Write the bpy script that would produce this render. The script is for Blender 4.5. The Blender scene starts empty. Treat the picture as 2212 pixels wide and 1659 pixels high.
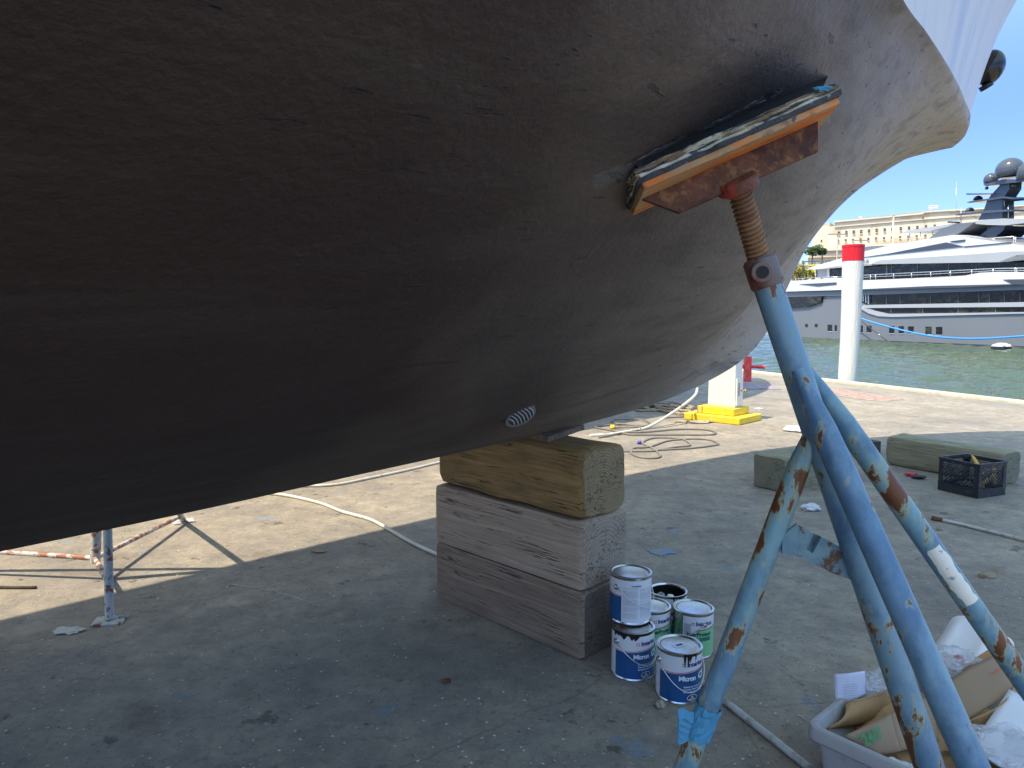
import bpy, bmesh, math, random
import numpy as np
from mathutils import Vector, Matrix
from mathutils.bvhtree import BVHTree
R = math.radians
random.seed(7)
C = bpy.context.scene.collection

# ---------------- camera, sky, sun, exposure ----------------
FPX, CX, CY, PITCH, CAMZ = 1500.0, 1106.0, 829.5, R(5.3), 1.40
cam = bpy.data.objects.new('camera', bpy.data.cameras.new('camera')); C.objects.link(cam)
cam.location = (0, 0, CAMZ); cam.rotation_euler = (math.pi/2-PITCH, 0, 0)
cam.data.sensor_width = 36; cam.data.lens = 36*FPX/2212; cam.data.clip_end = 3000; cam.data.clip_start = .02
bpy.context.scene.camera = cam
SUN_S = Vector((.465, .308, -1.0)).normalized()          # direction the sunlight travels
elev = math.asin(-SUN_S.z)
az = math.atan2(-SUN_S.x, -SUN_S.y)                      # compass angle of the sun from +Y towards +X
w = bpy.data.worlds.new('World'); bpy.context.scene.world = w; w.use_nodes = True
nt = w.node_tree; nt.nodes.clear()
sky = nt.nodes.new('ShaderNodeTexSky'); sky.sky_type = 'NISHITA'; sky.sun_disc = False
sky.sun_elevation = elev; sky.sun_rotation = az; sky.air_density = 1.0; sky.dust_density = .6; sky.ozone_density = 1.6
bgn = nt.nodes.new('ShaderNodeBackground'); bgn.inputs[1].default_value = .15
wo = nt.nodes.new('ShaderNodeOutputWorld')
tint = nt.nodes.new('ShaderNodeMix'); tint.data_type = 'RGBA'; tint.blend_type = 'MULTIPLY'; tint.inputs[0].default_value = 1; pass
gtc = nt.nodes.new('ShaderNodeTexCoord'); gsx = nt.nodes.new('ShaderNodeSeparateXYZ'); gmr = nt.nodes.new('ShaderNodeMapRange'); gmr.interpolation_type = 'SMOOTHSTEP'
gmr.inputs['From Min'].default_value = .22; gmr.inputs['From Max'].default_value = .62; gmx = nt.nodes.new('ShaderNodeMix'); gmx.data_type = 'RGBA'
gmx.inputs[6].default_value = (.40, .48, .80, 1); gmx.inputs[7].default_value = (1.8, 1.75, 1.32, 1)
nt.links.new(gtc.outputs['Generated'], gsx.inputs[0]); nt.links.new(gsx.outputs[2], gmr.inputs[0]); nt.links.new(gmr.outputs[0], gmx.inputs[0]); nt.links.new(gmx.outputs[2], tint.inputs[7])
nt.links.new(sky.outputs[0], tint.inputs[6]); nt.links.new(tint.outputs[2], bgn.inputs[0]); nt.links.new(bgn.outputs[0], wo.inputs[0])
sl = bpy.data.lights.new('sun', 'SUN'); sl.energy = 2.9; sl.angle = R(.5); sl.color = (1, .88, .70)
so = bpy.data.objects.new('sun', sl); C.objects.link(so); so.rotation_euler = SUN_S.to_track_quat('-Z', 'Y').to_euler(); so.location = (-20, -15, 40)
vs = bpy.context.scene.view_settings
vs.view_transform = 'Standard'; vs.look = 'None'; vs.exposure = 1.32; vs.gamma = 1
bpy.context.scene.cycles.use_denoising = True
bpy.context.scene.cycles.max_bounces = 8; bpy.context.scene.cycles.diffuse_bounces = 5

# ---------------- projection helpers (pixels of the 2212-wide photograph) ----------------
def ray(px, py):
    x, yd = (px-CX)/FPX, (py-CY)/FPX
    return Vector((x, math.cos(PITCH)-yd*math.sin(PITCH), -(yd*math.cos(PITCH)+math.sin(PITCH))))
def G(px, py, z=0.0):
    r = ray(px, py); t = (z-CAMZ)/r.z
    return Vector((r.x*t, r.y*t, z))
def PD(px, py, d): return Vector((0, 0, CAMZ))+ray(px, py)*d
ORI = Vector((0, 0, CAMZ))

# ---------------- materials ----------------
def nmat(name):
    m = bpy.data.materials.new(name); m.use_nodes = True
    return m, m.node_tree, m.node_tree.nodes['Principled BSDF']
def c4(c): return (c[0], c[1], c[2], 1)
def pm(name, base, rough=.6, metal=0, layers=(), bump=.15, bscale=40, stretch=(1, 1, 1), bdist=.002, spec=.5, trans=0, var=.12, vscale=6, coat=0, alpha=1, coord='Object', bdetail=6):
    """procedural paint/stone/metal: base colour, tonal variation, then layers of (colour, scale, threshold, softness[, stretch])"""
    m, t, b = nmat(name); N = t.nodes.new; L = t.links.new
    tc = N('ShaderNodeTexCoord')
    def mapped(st):
        mp = N('ShaderNodeMapping'); mp.inputs['Scale'].default_value = st; L(tc.outputs[coord], mp.inputs[0]); return mp.outputs[0]
    def noise(sc, det, st, rg=.6):
        n = N('ShaderNodeTexNoise'); n.inputs['Scale'].default_value = sc; n.inputs['Detail'].default_value = det; n.inputs['Roughness'].default_value = rg
        L(mapped(st), n.inputs[0]); return n.outputs[0]
    rp = N('ShaderNodeMapRange'); rp.inputs['From Min'].default_value = .3; rp.inputs['From Max'].default_value = .7
    rp.inputs['To Min'].default_value = 1-var; rp.inputs['To Max'].default_value = 1+var
    L(noise(vscale, 5, stretch), rp.inputs[0])
    mu = N('ShaderNodeVectorMath'); mu.operation = 'SCALE'; mu.inputs[0].default_value = base; L(rp.outputs[0], mu.inputs['Scale'])
    col = mu.outputs[0]; masks = []
    for i, ly in enumerate(layers):
        lc, sc, th, sf = ly[:4]; st = ly[4] if len(ly) > 4 else stretch
        mp = N('ShaderNodeMapping'); mp.inputs['Scale'].default_value = st; ii = ly[5] if len(ly) > 5 else i; mp.inputs['Location'].default_value = (ii*7.3+1, ii*3.1, ii*5.7); L(tc.outputs[coord], mp.inputs[0])
        n = N('ShaderNodeTexNoise'); n.inputs['Scale'].default_value = sc; n.inputs['Detail'].default_value = 8; n.inputs['Roughness'].default_value = .65; L(mp.outputs[0], n.inputs[0])
        mr = N('ShaderNodeMapRange'); mr.inputs['From Min'].default_value = th-sf; mr.inputs['From Max'].default_value = th+sf; L(n.outputs[0], mr.inputs[0])
        mx = N('ShaderNodeMix'); mx.data_type = 'RGBA'; L(mr.outputs[0], mx.inputs[0]); L(col, mx.inputs[6]); mx.inputs[7].default_value = c4(lc); col = mx.outputs[2]
        masks.append(mr.outputs[0])
    L(col, b.inputs['Base Color'])
    b.inputs['Roughness'].default_value = rough; b.inputs['Metallic'].default_value = metal; b.inputs['Specular IOR Level'].default_value = spec
    b.inputs['Transmission Weight'].default_value = trans; b.inputs['Coat Weight'].default_value = coat; b.inputs['Alpha'].default_value = alpha
    if bump:
        bp = N('ShaderNodeBump'); bp.inputs['Strength'].default_value = bump; bp.inputs['Distance'].default_value = bdist
        L(noise(bscale, bdetail, stretch), bp.inputs['Height']); L(bp.outputs[0], b.inputs['Normal'])
    return m

RUST = (.13, .045, .018); RUST2 = (.22, .09, .03)
M = {}
_1 = (1, 1, 1)
HALO = (.30, .33, .22); BT = (1, 1, .55)
M['blue'] = pm('worn_blue_paint', (.080, .165, .265), .38, layers=[((.17, .29, .36), 8, .50, .08, BT), ((.05, .10, .16), 20, .66, .04, BT), (HALO, 17, .575, .02, (1, 1, .4), 7), (RUST, 17, .595, .012, (1, 1, .4), 7), ((.09, .05, .03), 40, .72, .02), ((.45, .50, .50), 34, .735, .01, BT, 9)], bump=.35, bscale=30, bdist=.003, var=.3, vscale=9)
M['blue_rusty'] = pm('rusty_blue_paint', (.10, .20, .29), .40, layers=[((.17, .32, .36), 9, .49, .06, BT), ((.24, .33, .27), 17, .52, .035, (1, 1, .4), 7), (HALO, 17, .54, .02, (1, 1, .4), 7), (RUST, 17, .56, .014, (1, 1, .4), 7), ((.24, .11, .04), 45, .70, .03), ((.45, .50, .50), 34, .735, .01, BT, 9)], bump=.5, bscale=30, bdist=.003, var=.3, vscale=9)
M['bracket'] = pm('rusty_bracket_paint', (.11, .20, .25), .5, layers=[((.16, .27, .29), 12, .5, .05), ((.10, .04, .02), 22, .56, .03)], bump=.4, bscale=40)
M['paleblue'] = pm('weathered_pale_blue_paint', (.42, .47, .45), .5, layers=[((.50, .50, .45), 9, .52, .05), ((.22, .09, .04), 14, .56, .01), ((.13, .05, .025), 40, .62, .03)], bump=.4, bscale=50, bdist=.002, var=.1)
M['rustpipe'] = pm('rusty_whitish_pipe', (.50, .46, .42), .6, layers=[((.30, .12, .06), 16, .5, .02), ((.2, .07, .03), 50, .6, .03)], bump=.4, bscale=50, bdist=.002)
M['rust'] = pm('rusted_steel', (.13, .048, .022), .85, layers=[((.24, .11, .04), 35, .55, .05), ((.06, .022, .015), 12, .56, .05), ((.33, .19, .07), 90, .68, .03)], bump=.7, bscale=180, bdist=.0015, var=.3, vscale=20)
M['screw'] = pm('rusty_screw_thread', (.27, .14, .06), .7, layers=[((.14, .06, .03), 9, .56, .08)], bump=.3, bscale=160, bdist=.001, var=.3, vscale=25)
M['redmetal'] = pm('red_painted_cup', (.36, .04, .03), .6, layers=[(RUST, 22, .45, .03), ((.07, .03, .02), 60, .58, .04)], bump=.4)
M['collar'] = pm('collar_metal', (.17, .13, .115), .5, .2, layers=[((.25, .08, .07), 12, .52, .05), ((.20, .32, .40), 10, .6, .03), (RUST, 25, .6, .02)], bump=.4, bscale=60)
M['black'] = pm('black_void', (.008, .008, .009), .6, bump=0)
M['padtop'] = pm('weathered_pad_edge', (.26, .17, .085), .85, layers=[((.55, .52, .38), 9, .52, .03, (1, 5, 9)), ((.035, .037, .04), 11, .51, .025, (1, 5, 9)), ((.30, .15, .05), 30, .62, .03, (1, 5, 9)), ((.12, .12, .12), 40, .6, .04, (1, 4, 6))], bump=1, bscale=30, stretch=(1, 6, 14), bdist=.006, var=.4, vscale=20)
M['padorange'] = pm('orange_plywood', (.66, .19, .03), .7, layers=[((.42, .27, .13), 3.2, .52, .05), ((.20, .11, .06), 9, .60, .04), ((.62, .30, .14), 14, .62, .04), ((.10, .08, .07), 18, .68, .02)], bump=.3, bscale=25, stretch=(1, 8, 1), bdist=.001)
M['padcream'] = pm('cream_paint_smear', (.62, .58, .42), .8, layers=[((.1, .1, .1), 25, .56, .04)], bump=.8, bscale=60, bdist=.004)
M['padcharcoal'] = pm('charcoal_paint_smear', (.05, .052, .056), .8, layers=[((.3, .3, .28), 30, .62, .04)], bump=.8, bscale=60, bdist=.004)
M['bluetape'] = pm('blue_masking_tape', (.06, .26, .42), .6, bump=.5, bscale=60, bdist=.003)
M['whitetop'] = pm('white_gelcoat', (.68, .65, .56), .42, layers=[((.48, .50, .52), 3, .58, .1, (1, 1, .3))], bump=.12, bscale=15, bdist=.002, var=.05, spec=.4)
M['whitetape'] = pm('white_label_remnant', (.70, .68, .58), .6, layers=[((.25, .30, .32), 40, .62, .02)], bump=.3)
M['nozzle'] = pm('grate_rim', (.20, .195, .19), .5, .1, bump=.2)
M['galv'] = pm('grey_grate_bars', (.36, .35, .34), .45, .1, bump=.2)
M['tin'] = pm('tinplate', (.62, .62, .60), .24, 1, layers=[((.42, .40, .36), 20, .6, .06)], bump=.08, bscale=20, bdist=.001, var=.08)
M['tinlid'] = pm('tin_lid', (.56, .58, .60), .27, 1, layers=[((.45, .42, .36), 9, .58, .1)], bump=.1, bscale=12, bdist=.002, var=.1)
M['labelwhite'] = pm('white_label_paper', (.70, .70, .70), .35, bump=.05, var=.03, coat=.3)
M['navy'] = pm('navy_label_print', (.008, .075, .22), .28, bump=.05, var=.15, layers=[((.01, .10, .22), 9, .62, .1)], coat=.5)
M['green'] = pm('green_label_print', (.22, .52, .26), .35, bump=.05, var=.04)
M['redline'] = pm('red_label_print', (.62, .05, .05), .4, bump=0)
M['inkblue'] = pm('blue_label_ink', (.02, .03, .22), .4, bump=0)
M['inkgreen'] = pm('dark_green_ink', (.01, .09, .08), .4, bump=0)
M['inkgrey'] = pm('grey_label_ink', (.42, .43, .47), .5, bump=0)
M['inkwhite'] = pm('white_label_ink', (.72, .75, .78), .4, bump=0)
M['blackpaint'] = pm('dripped_black_paint', (.012, .010, .010), .35, bump=.4, bscale=50, bdist=.001)
M['wire'] = pm('wire_handle', (.6, .6, .6), .3, 1, bump=0)
M['cap'] = pm('white_plastic', (.75, .75, .75), .35, bump=.03, var=.03)
M['clear'] = pm('clear_plastic', (.75, .78, .82), .12, bump=.6, bscale=14, bdist=.01, trans=.85, spec=.5, var=.02)
M['plasticbag'] = pm('crumpled_clear_film', (.72, .74, .78), .14, bump=.9, bscale=12, bdist=.012, trans=.5, alpha=.5, var=.04)
M['bin'] = pm('grey_plastic_bin', (.36, .355, .35), .5, layers=[((.20, .18, .16), 10, .64, .05), ((.42, .42, .40), 4, .6, .1)], bump=.15, bscale=60, bdist=.001, var=.08)
M['card'] = pm('cardboard_inner', (.40, .235, .105), .85, layers=[((.30, .17, .07), 8, .6, .1)], bump=.15, bscale=120, stretch=(1, 1, 1), bdist=.0006, var=.08)
M['cardout'] = pm('cardboard_outer', (.32, .225, .145), .8, layers=[((.26, .18, .11), 6, .6, .1)], bump=.12, bscale=90, bdist=.0006, var=.07)
M['paper'] = pm('printed_paper', (.66, .68, .80), .7, bump=.1, var=.03)
M['foam'] = pm('white_panel', (.70, .72, .76), .5, bump=.1, var=.05)
M['redplastic'] = pm('red_plastic', (.55, .015, .03), .35, bump=.1)
M['greenlbl'] = pm('green_print', (.04, .25, .08), .5, bump=0)
M['redprint'] = pm('red_print', (.55, .06, .04), .6, bump=0)
M['crate'] = pm('black_crate_plastic', (.022, .024, .03), .42, layers=[((.09, .09, .09), 18, .6, .06)], bump=.2, bscale=60, bdist=.001, var=.2)
M['yhandle'] = pm('yellow_wood_handle', (.60, .36, .07), .5, bump=.2)
M['pipe'] = pm('dirty_white_pipe', (.50, .49, .44), .6, layers=[((.25, .24, .21), 14, .56, .06)], bump=.4, bscale=60, stretch=(1, 1, 1), bdist=.001)
M['hose'] = pm('white_garden_hose', (.60, .57, .48), .45, bump=.1, layers=[((.35, .32, .27), 10, .62, .08)])
M['hosegrey'] = pm('grey_hose_stripe', (.22, .23, .26), .5, bump=0)
M['cord'] = pm('grey_rubber_cord', (.20, .185, .165), .6, bump=.15, var=.1)
M['rope'] = pm('beige_rope', (.34, .29, .20), .9, bump=.9, bscale=160, bdist=.004, var=.15)
M['brass'] = pm('brass_fitting', (.45, .30, .10), .4, .8, bump=.2)
M['yellowplug'] = pm('yellow_plug', (.75, .62, .02), .4, bump=.05)
M['blueplug'] = pm('blue_connector', (.02, .05, .45), .4, bump=.05)
M['towel'] = pm('grey_purple_towel', (.26, .22, .26), .95, bump=.8, bscale=120, bdist=.003, var=.1)
M['yellow'] = pm('yellow_painted_concrete', (.72, .52, .02), .6, layers=[((.60, .50, .18), 12, .6, .05), ((.35, .22, .05), 22, .68, .03)], bump=.4, bscale=40, bdist=.004, var=.08)
M['pedestal'] = pm('white_pedestal_cabinet', (.70, .70, .64), .45, layers=[((.45, .40, .30), 14, .7, .03)], bump=.05, var=.03)
M['greypanel'] = pm('recess_panel', (.33, .34, .28), .5, bump=.1)
M['bollard'] = pm('red_bollard_paint', (.60, .03, .025), .5, layers=[((.20, .05, .03), 12, .6, .03), ((.55, .12, .08), 6, .57, .06)], bump=.4, bscale=30, bdist=.003)
M['pilewhite'] = pm('white_painted_timber_pile', (.62, .61, .57), .6, layers=[((.45, .42, .36), 5, .70, .02, (3, 3, .6)), ((.62, .60, .53), 3, .56, .12, (4, 4, .3))], bump=1, bscale=5, stretch=(5, 5, .5), bdist=.02, var=.04)
M['pilered'] = pm('red_painted_pile_cap', (.62, .006, .015), .5, bump=1, bscale=5, stretch=(5, 5, .5), bdist=.02, var=.08)
M['coping'] = pm('yellowish_coping', (.52, .47, .33), .75, layers=[((.36, .32, .24), 2.2, .58, .06), ((.25, .2, .15), 8, .68, .02)], bump=.4, bscale=12, bdist=.008, var=.06)
M['glass'] = pm('dark_yacht_glass', (.008, .009, .012), .1, layers=[((.045, .045, .025), .55, .56, .03, (1, 1, 2.2)), ((.03, .045, .035), .9, .62, .05, (1, 1, 3))], bump=0, spec=.22)
M['ygrey'] = pm('yacht_grey_paint', (.155, .165, .18), .35, bump=0, var=.04, vscale=.1)
M['ygrey2'] = pm('yacht_dark_grey_paint', (.13, .14, .155), .3, bump=0, var=.04, vscale=.1)
M['ywhite'] = pm('yacht_white_paint', (.60, .60, .60), .3, bump=0, var=.03, vscale=.15)
M['ylight'] = pm('yacht_light_grey_paint', (.36, .375, .39), .3, bump=0, var=.03, vscale=.15)
M['ydark'] = pm('yacht_black_gloss', (.045, .05, .06), .12, bump=0, spec=.6)
M['dome'] = pm('yacht_dome_paint', (.06, .07, .085), .12, bump=0, spec=.6)
M['steel'] = pm('stainless_rail', (.7, .7, .68), .25, .8, bump=0)
M['bluerope'] = pm('bright_blue_rope', (.04, .26, .75), .6, bump=0)
M['stucco'] = pm('cream_concrete_wall', (.58, .51, .40), .85, layers=[((.42, .34, .24), .10, .56, .05, (1, 1, 3)), ((.47, .38, .26), .5, .60, .06, (1, 1, .4))], bump=0, var=.06, vscale=.3)
M['stucco2'] = pm('pale_concrete_trim', (.58, .51, .40), .85, bump=0, var=.05, vscale=.5)
M['winglass'] = pm('building_window_glass', (.06, .06, .06), .2, bump=0)
M['winframe'] = pm('building_window_frame', (.30, .27, .22), .6, bump=0)
M['leafdark'] = pm('dark_leaf', (.045, .09, .02), .7, bump=0, var=.3, vscale=3)
M['leafyellow'] = pm('yellow_green_leaf', (.30, .26, .04), .7, bump=0, var=.3, vscale=3)
M['trunk'] = pm('trunk_bark', (.20, .15, .10), .9, bump=.3)
M['chip'] = pm('pale_chip', (.52, .50, .45), .7, bump=0, var=.25, vscale=3)
M['chipdark'] = pm('dark_grit', (.07, .065, .06), .9, bump=0, var=.3, vscale=9)
M['trash'] = pm('white_crumpled_trash', (.62, .62, .62), .7, layers=[((.30, .32, .36), 25, .56, .05)], bump=.8, bscale=60, bdist=.004)
M['fender'] = pm('black_glossy_rubber', (.01, .009, .011), .15, bump=.05, spec=.6)
M['gapshade'] = pm('black_gap_shade', (.012, .012, .013), .8, bump=.4, bscale=60)
M['tan'] = pm('tan_trim', (.30, .22, .13), .7, bump=.2)
M['pebble'] = pm('pale_lump', (.45, .40, .30), .9, layers=[((.20, .17, .13), 60, .55, .06)], bump=.8, bscale=80, bdist=.004)

def wood(name, c1, c2, dark, end, tint=None, ring=26, rough=.85):
    m, t, b = nmat(name); N = t.nodes.new; L = t.links.new
    tc = N('ShaderNodeTexCoord')
    def mp(s, loc=(0, 0, 0)):
        q = N('ShaderNodeMapping'); q.inputs['Scale'].default_value = s; q.inputs['Location'].default_value = loc; L(tc.outputs['Object'], q.inputs[0]); return q.outputs[0]
    def nz(s, sc, d=8, r=.65, loc=(0, 0, 0)):
        q = N('ShaderNodeTexNoise'); q.inputs['Scale'].default_value = sc; q.inputs['Detail'].default_value = d; q.inputs['Roughness'].default_value = r; L(mp(s, loc), q.inputs[0]); return q.outputs[0]
    def rng(v, a, bb, lo=0, hi=1):
        q = N('ShaderNodeMapRange'); q.inputs['From Min'].default_value = a; q.inputs['From Max'].default_value = bb; q.inputs['To Min'].default_value = lo; q.inputs['To Max'].default_value = hi; L(v, q.inputs[0]); return q.outputs[0]
    def mix(f, a, c):
        q = N('ShaderNodeMix'); q.data_type = 'RGBA'; L(f, q.inputs[0])
        if isinstance(a, tuple): q.inputs[6].default_value = c4(a)
        else: L(a, q.inputs[6])
        q.inputs[7].default_value = c4(c); return q.outputs[2]
    wv = N('ShaderNodeTexWave'); wv.wave_type = 'RINGS'; wv.rings_direction = 'X'; wv.inputs['Scale'].default_value = ring; wv.inputs['Distortion'].default_value = .8
    wv.inputs['Detail'].default_value = 3; wv.inputs['Detail Scale'].default_value = .7; L(mp((.25, 1, 1), (0, .02, .03)), wv.inputs[0])
    grain = nz((1.2, 30, 30), 3.2)
    col = mix(rng(grain, .35, .68), c1, c2)
    col = mix(rng(nz((1, 4, 4), 3, loc=(3, 1, 2)), .48, .68, 0, .75), col, tint or c2)
    col = mix(rng(wv.outputs[0], .55, .95, 0, .16), col, dark)
    # dark ends / end grain
    geo = N('ShaderNodeNewGeometry'); vt = N('ShaderNodeVectorTransform'); vt.vector_type = 'NORMAL'; vt.convert_from = 'WORLD'; vt.convert_to = 'OBJECT'; L(geo.outputs['True Normal'], vt.inputs[0])
    sx = N('ShaderNodeSeparateXYZ'); L(vt.outputs[0], sx.inputs[0]); ab = N('ShaderNodeMath'); ab.operation = 'ABSOLUTE'; L(sx.outputs[0], ab.inputs[0])
    endm = rng(ab.outputs[0], .75, .92, 0, .7)
    col = mix(endm, col, end)
    rr = rng(wv.outputs[0], .3, .9, 0, 1); q = N('ShaderNodeMath'); q.operation = 'MULTIPLY'; L(rr, q.inputs[0]); L(endm, q.inputs[1])
    col = mix(rng(q.outputs[0], 0, .7, 0, .35), col, dark)
    crack = nz((.9, 10, 26), 2.2, 4, .5, (7, 2, 4)); cd = N('ShaderNodeMath'); cd.operation = 'SUBTRACT'; L(crack, cd.inputs[0]); cd.inputs[1].default_value = .5
    ca = N('ShaderNodeMath'); ca.operation = 'ABSOLUTE'; L(cd.outputs[0], ca.inputs[0])
    gate = rng(nz((.8, 3, 3), 2.5, 3, loc=(9, 9, 1)), .47, .58)
    cm = rng(ca.outputs[0], .0, .012, 1, 0); cg = N('ShaderNodeMath'); cg.operation = 'MULTIPLY'; L(cm, cg.inputs[0]); L(gate, cg.inputs[1])
    # radial shakes on the end grain
    col = mix(rng(cg.outputs[0], 0, 1, 0, .7), col, (.03, .022, .017))
    vor = N('ShaderNodeTexVoronoi'); vor.inputs['Scale'].default_value = 14; L(mp((1, 1, 1)), vor.inputs[0])
    L(col, b.inputs['Base Color']); b.inputs['Roughness'].default_value = rough
    bp = N('ShaderNodeBump'); bp.inputs['Strength'].default_value = .45; bp.inputs['Distance'].default_value = .003; L(grain, bp.inputs['Height'])
    bp2 = N('ShaderNodeBump'); bp2.inputs['Strength'].default_value = 1; bp2.inputs['Distance'].default_value = .01; bp2.invert = True; L(cg.outputs[0], bp2.inputs['Height']); L(bp.outputs[0], bp2.inputs['Normal'])
    L(bp2.outputs[0], b.inputs['Normal'])
    return m
M['woodtop'] = wood('brown_timber', (.27, .16, .055), (.41, .255, .09), (.07, .045, .022), (.25, .20, .11), (.13, .085, .035))
M['woodmid'] = wood('grey_weathered_timber', (.38, .275, .18), (.54, .415, .29), (.18, .13, .085), (.25, .21, .16), (.40, .30, .21), ring=18)
M['woodlow'] = wood('dark_weathered_timber', (.225, .155, .10), (.37, .27, .18), (.09, .06, .04), (.09, .075, .06), (.18, .135, .10), ring=18)
M['woodgreen'] = wood('green_grey_timber', (.20, .18, .11), (.34, .31, .20), (.10, .09, .06), (.17, .17, .12), (.26, .24, .15), ring=26)
M['wooddark'] = wood('dark_brown_timber', (.05, .035, .025), (.09, .065, .045), (.03, .02, .015), (.07, .05, .035))
M['ply'] = wood('plywood_scrap', (.16, .12, .085), (.28, .21, .14), (.03, .028, .026), (.30, .20, .11), (.04, .035, .035), ring=9)

def ground_mat():
    m, t, b = nmat('worn_concrete'); N = t.nodes.new; L = t.links.new
    tc = N('ShaderNodeTexCoord')
    def nz(sc, d=6, r=.6, st=(1, 1, 1), loc=(0, 0, 0)):
        q = N('ShaderNodeMapping'); q.inputs['Scale'].default_value = st; q.inputs['Location'].default_value = loc; L(tc.outputs['Object'], q.inputs[0])
        n = N('ShaderNodeTexNoise'); n.inputs['Scale'].default_value = sc; n.inputs['Detail'].default_value = d; n.inputs['Roughness'].default_value = r; L(q.outputs[0], n.inputs[0]); return n.outputs[0]
    def rng(v, a, bb, lo=0, hi=1):
        q = N('ShaderNodeMapRange'); q.inputs['From Min'].default_value = a; q.inputs['From Max'].default_value = bb; q.inputs['To Min'].default_value = lo; q.inputs['To Max'].default_value = hi; L(v, q.inputs[0]); return q.outputs[0]
    def mix(f, a, c):
        q = N('ShaderNodeMix'); q.data_type = 'RGBA'; L(f, q.inputs[0])
        if isinstance(a, tuple): q.inputs[6].default_value = c4(a)
        else: L(a, q.inputs[6])
        q.inputs[7].default_value = c4(c); return q.outputs[2]
    def mul(a, c):
        q = N('ShaderNodeMath'); q.operation = 'MULTIPLY'; L(a, q.inputs[0]); L(c, q.inputs[1]); return q.outputs[0]
    col = mix(rng(nz(1.1, 8), .36, .66), (.28, .24, .185), (.40, .345, .26))
    col = mix(rng(nz(.5, 6, loc=(3, 2, 0)), .50, .66, 0, .55), col, (.19, .18, .17))
    col = mix(rng(nz(7, 9, .72, loc=(2, 17, 0)), .40, .62, .55, 0), col, (.15, .135, .12))
    col = mix(rng(nz(1.6, 8, .7, loc=(22, 7, 0)), .50, .62, 0, .45), col, (.15, .14, .13))
    col = mix(rng(nz(2.2, 6, loc=(13, 2, 0)), .60, .70, 0, .5), col, (.13, .085, .055))      # brown rust stains
    col = mix(rng(nz(3.0, 7, loc=(5, 22, 0)), .635, .68, 0, .5), col, (.16, .25, .34))       # faint blue paint residue
    col = mix(rng(nz(26, 8, .7), .54, .66, 0, .55), col, (.10, .09, .08))                    # grit
    col = mix(rng(nz(55, 8, .75, loc=(4, 9, 0)), .56, .66, 0, .55), col, (.42, .38, .32))
    blot = rng(nz(5.5, 7, .7, loc=(1, 31, 0)), .62, .68)
    col = mix(rng(blot, 0, 1, 0, .6), col, (.075, .062, .05))                                # rough dark scabs
    vo = N('ShaderNodeTexVoronoi'); vo.inputs['Scale'].default_value = 110; L(tc.outputs['Object'], vo.inputs[0])
    sp = rng(vo.outputs['Distance'], .10, .16, 1, 0)
    vcx = N('ShaderNodeSeparateXYZ'); L(vo.outputs['Color'], vcx.inputs[0])
    col = mix(mul(mul(sp, rng(vcx.outputs[0], .86, .90)), rng(nz(60), .45, .6, 0, .5)), col, (.42, .40, .36))                  # white specks
    # hairline cracks
    vc = N('ShaderNodeTexVoronoi'); vc.feature = 'DISTANCE_TO_EDGE'; vc.inputs['Scale'].default_value = .32
    dn = N('ShaderNodeTexNoise'); dn.inputs['Scale'].default_value = 2; dn.inputs['Detail'].default_value = 6; L(tc.outputs['Object'], dn.inputs[0])
    vm = N('ShaderNodeMixRGB'); vm.inputs[0].default_value = .14; L(tc.outputs['Object'], vm.inputs[1]); L(dn.outputs['Color'], vm.inputs[2]); L(vm.outputs[0], vc.inputs[0])
    ck = rng(vc.outputs['Distance'], .0006, .0018, 1, 0)
    col = mix(rng(ck, 0, 1, 0, .28), col, (.08, .07, .06))
    L(col, b.inputs['Base Color']); b.inputs['Roughness'].default_value = .82; b.inputs['Specular IOR Level'].default_value = .35
    b1 = N('ShaderNodeBump'); b1.inputs['Strength'].default_value = .9; b1.inputs['Distance'].default_value = .010; L(nz(18, 9, .68), b1.inputs['Height'])
    b2 = N('ShaderNodeBump'); b2.inputs['Strength'].default_value = .7; b2.inputs['Distance'].default_value = .004; L(nz(95, 5, .7), b2.inputs['Height']); L(b1.outputs[0], b2.inputs['Normal'])
    b3 = N('ShaderNodeBump'); b3.inputs['Strength'].default_value = .8; b3.inputs['Distance'].default_value = .01; L(blot, b3.inputs['Height']); L(b2.outputs[0], b3.inputs['Normal'])
    L(b3.outputs[0], b.inputs['Normal']); return m
M['ground'] = ground_mat()

def water_mat():
    m, t, b = nmat('harbour_water'); N = t.nodes.new; L = t.links.new
    tc = N('ShaderNodeTexCoord')
    def nz(sc, st, d=4, r=.55):
        q = N('ShaderNodeMapping'); q.inputs['Scale'].default_value = st; q.inputs['Rotation'].default_value = (0, 0, R(-12)); L(tc.outputs['Object'], q.inputs[0])
        n = N('ShaderNodeTexNoise'); n.inputs['Scale'].default_value = sc; n.inputs['Detail'].default_value = d; n.inputs['Roughness'].default_value = r; L(q.outputs[0], n.inputs[0]); return n.outputs[0]
    b.inputs['Base Color'].default_value = (.055, .08, .035, 1); b.inputs['Roughness'].default_value = .08; b.inputs['IOR'].default_value = 1.33
    b1 = N('ShaderNodeBump'); b1.inputs['Strength'].default_value = .4; b1.inputs['Distance'].default_value = .10; L(nz(.55, (1, 1.3, 1), 5, .6), b1.inputs['Height'])
    b2 = N('ShaderNodeBump'); b2.inputs['Strength'].default_value = .8; b2.inputs['Distance'].default_value = .06; L(nz(2.6, (1, 1.4, 1), 5, .6), b2.inputs['Height']); L(b1.outputs[0], b2.inputs['Normal'])
    L(b2.outputs[0], b.inputs['Normal']); return m
M['water'] = water_mat()

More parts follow.
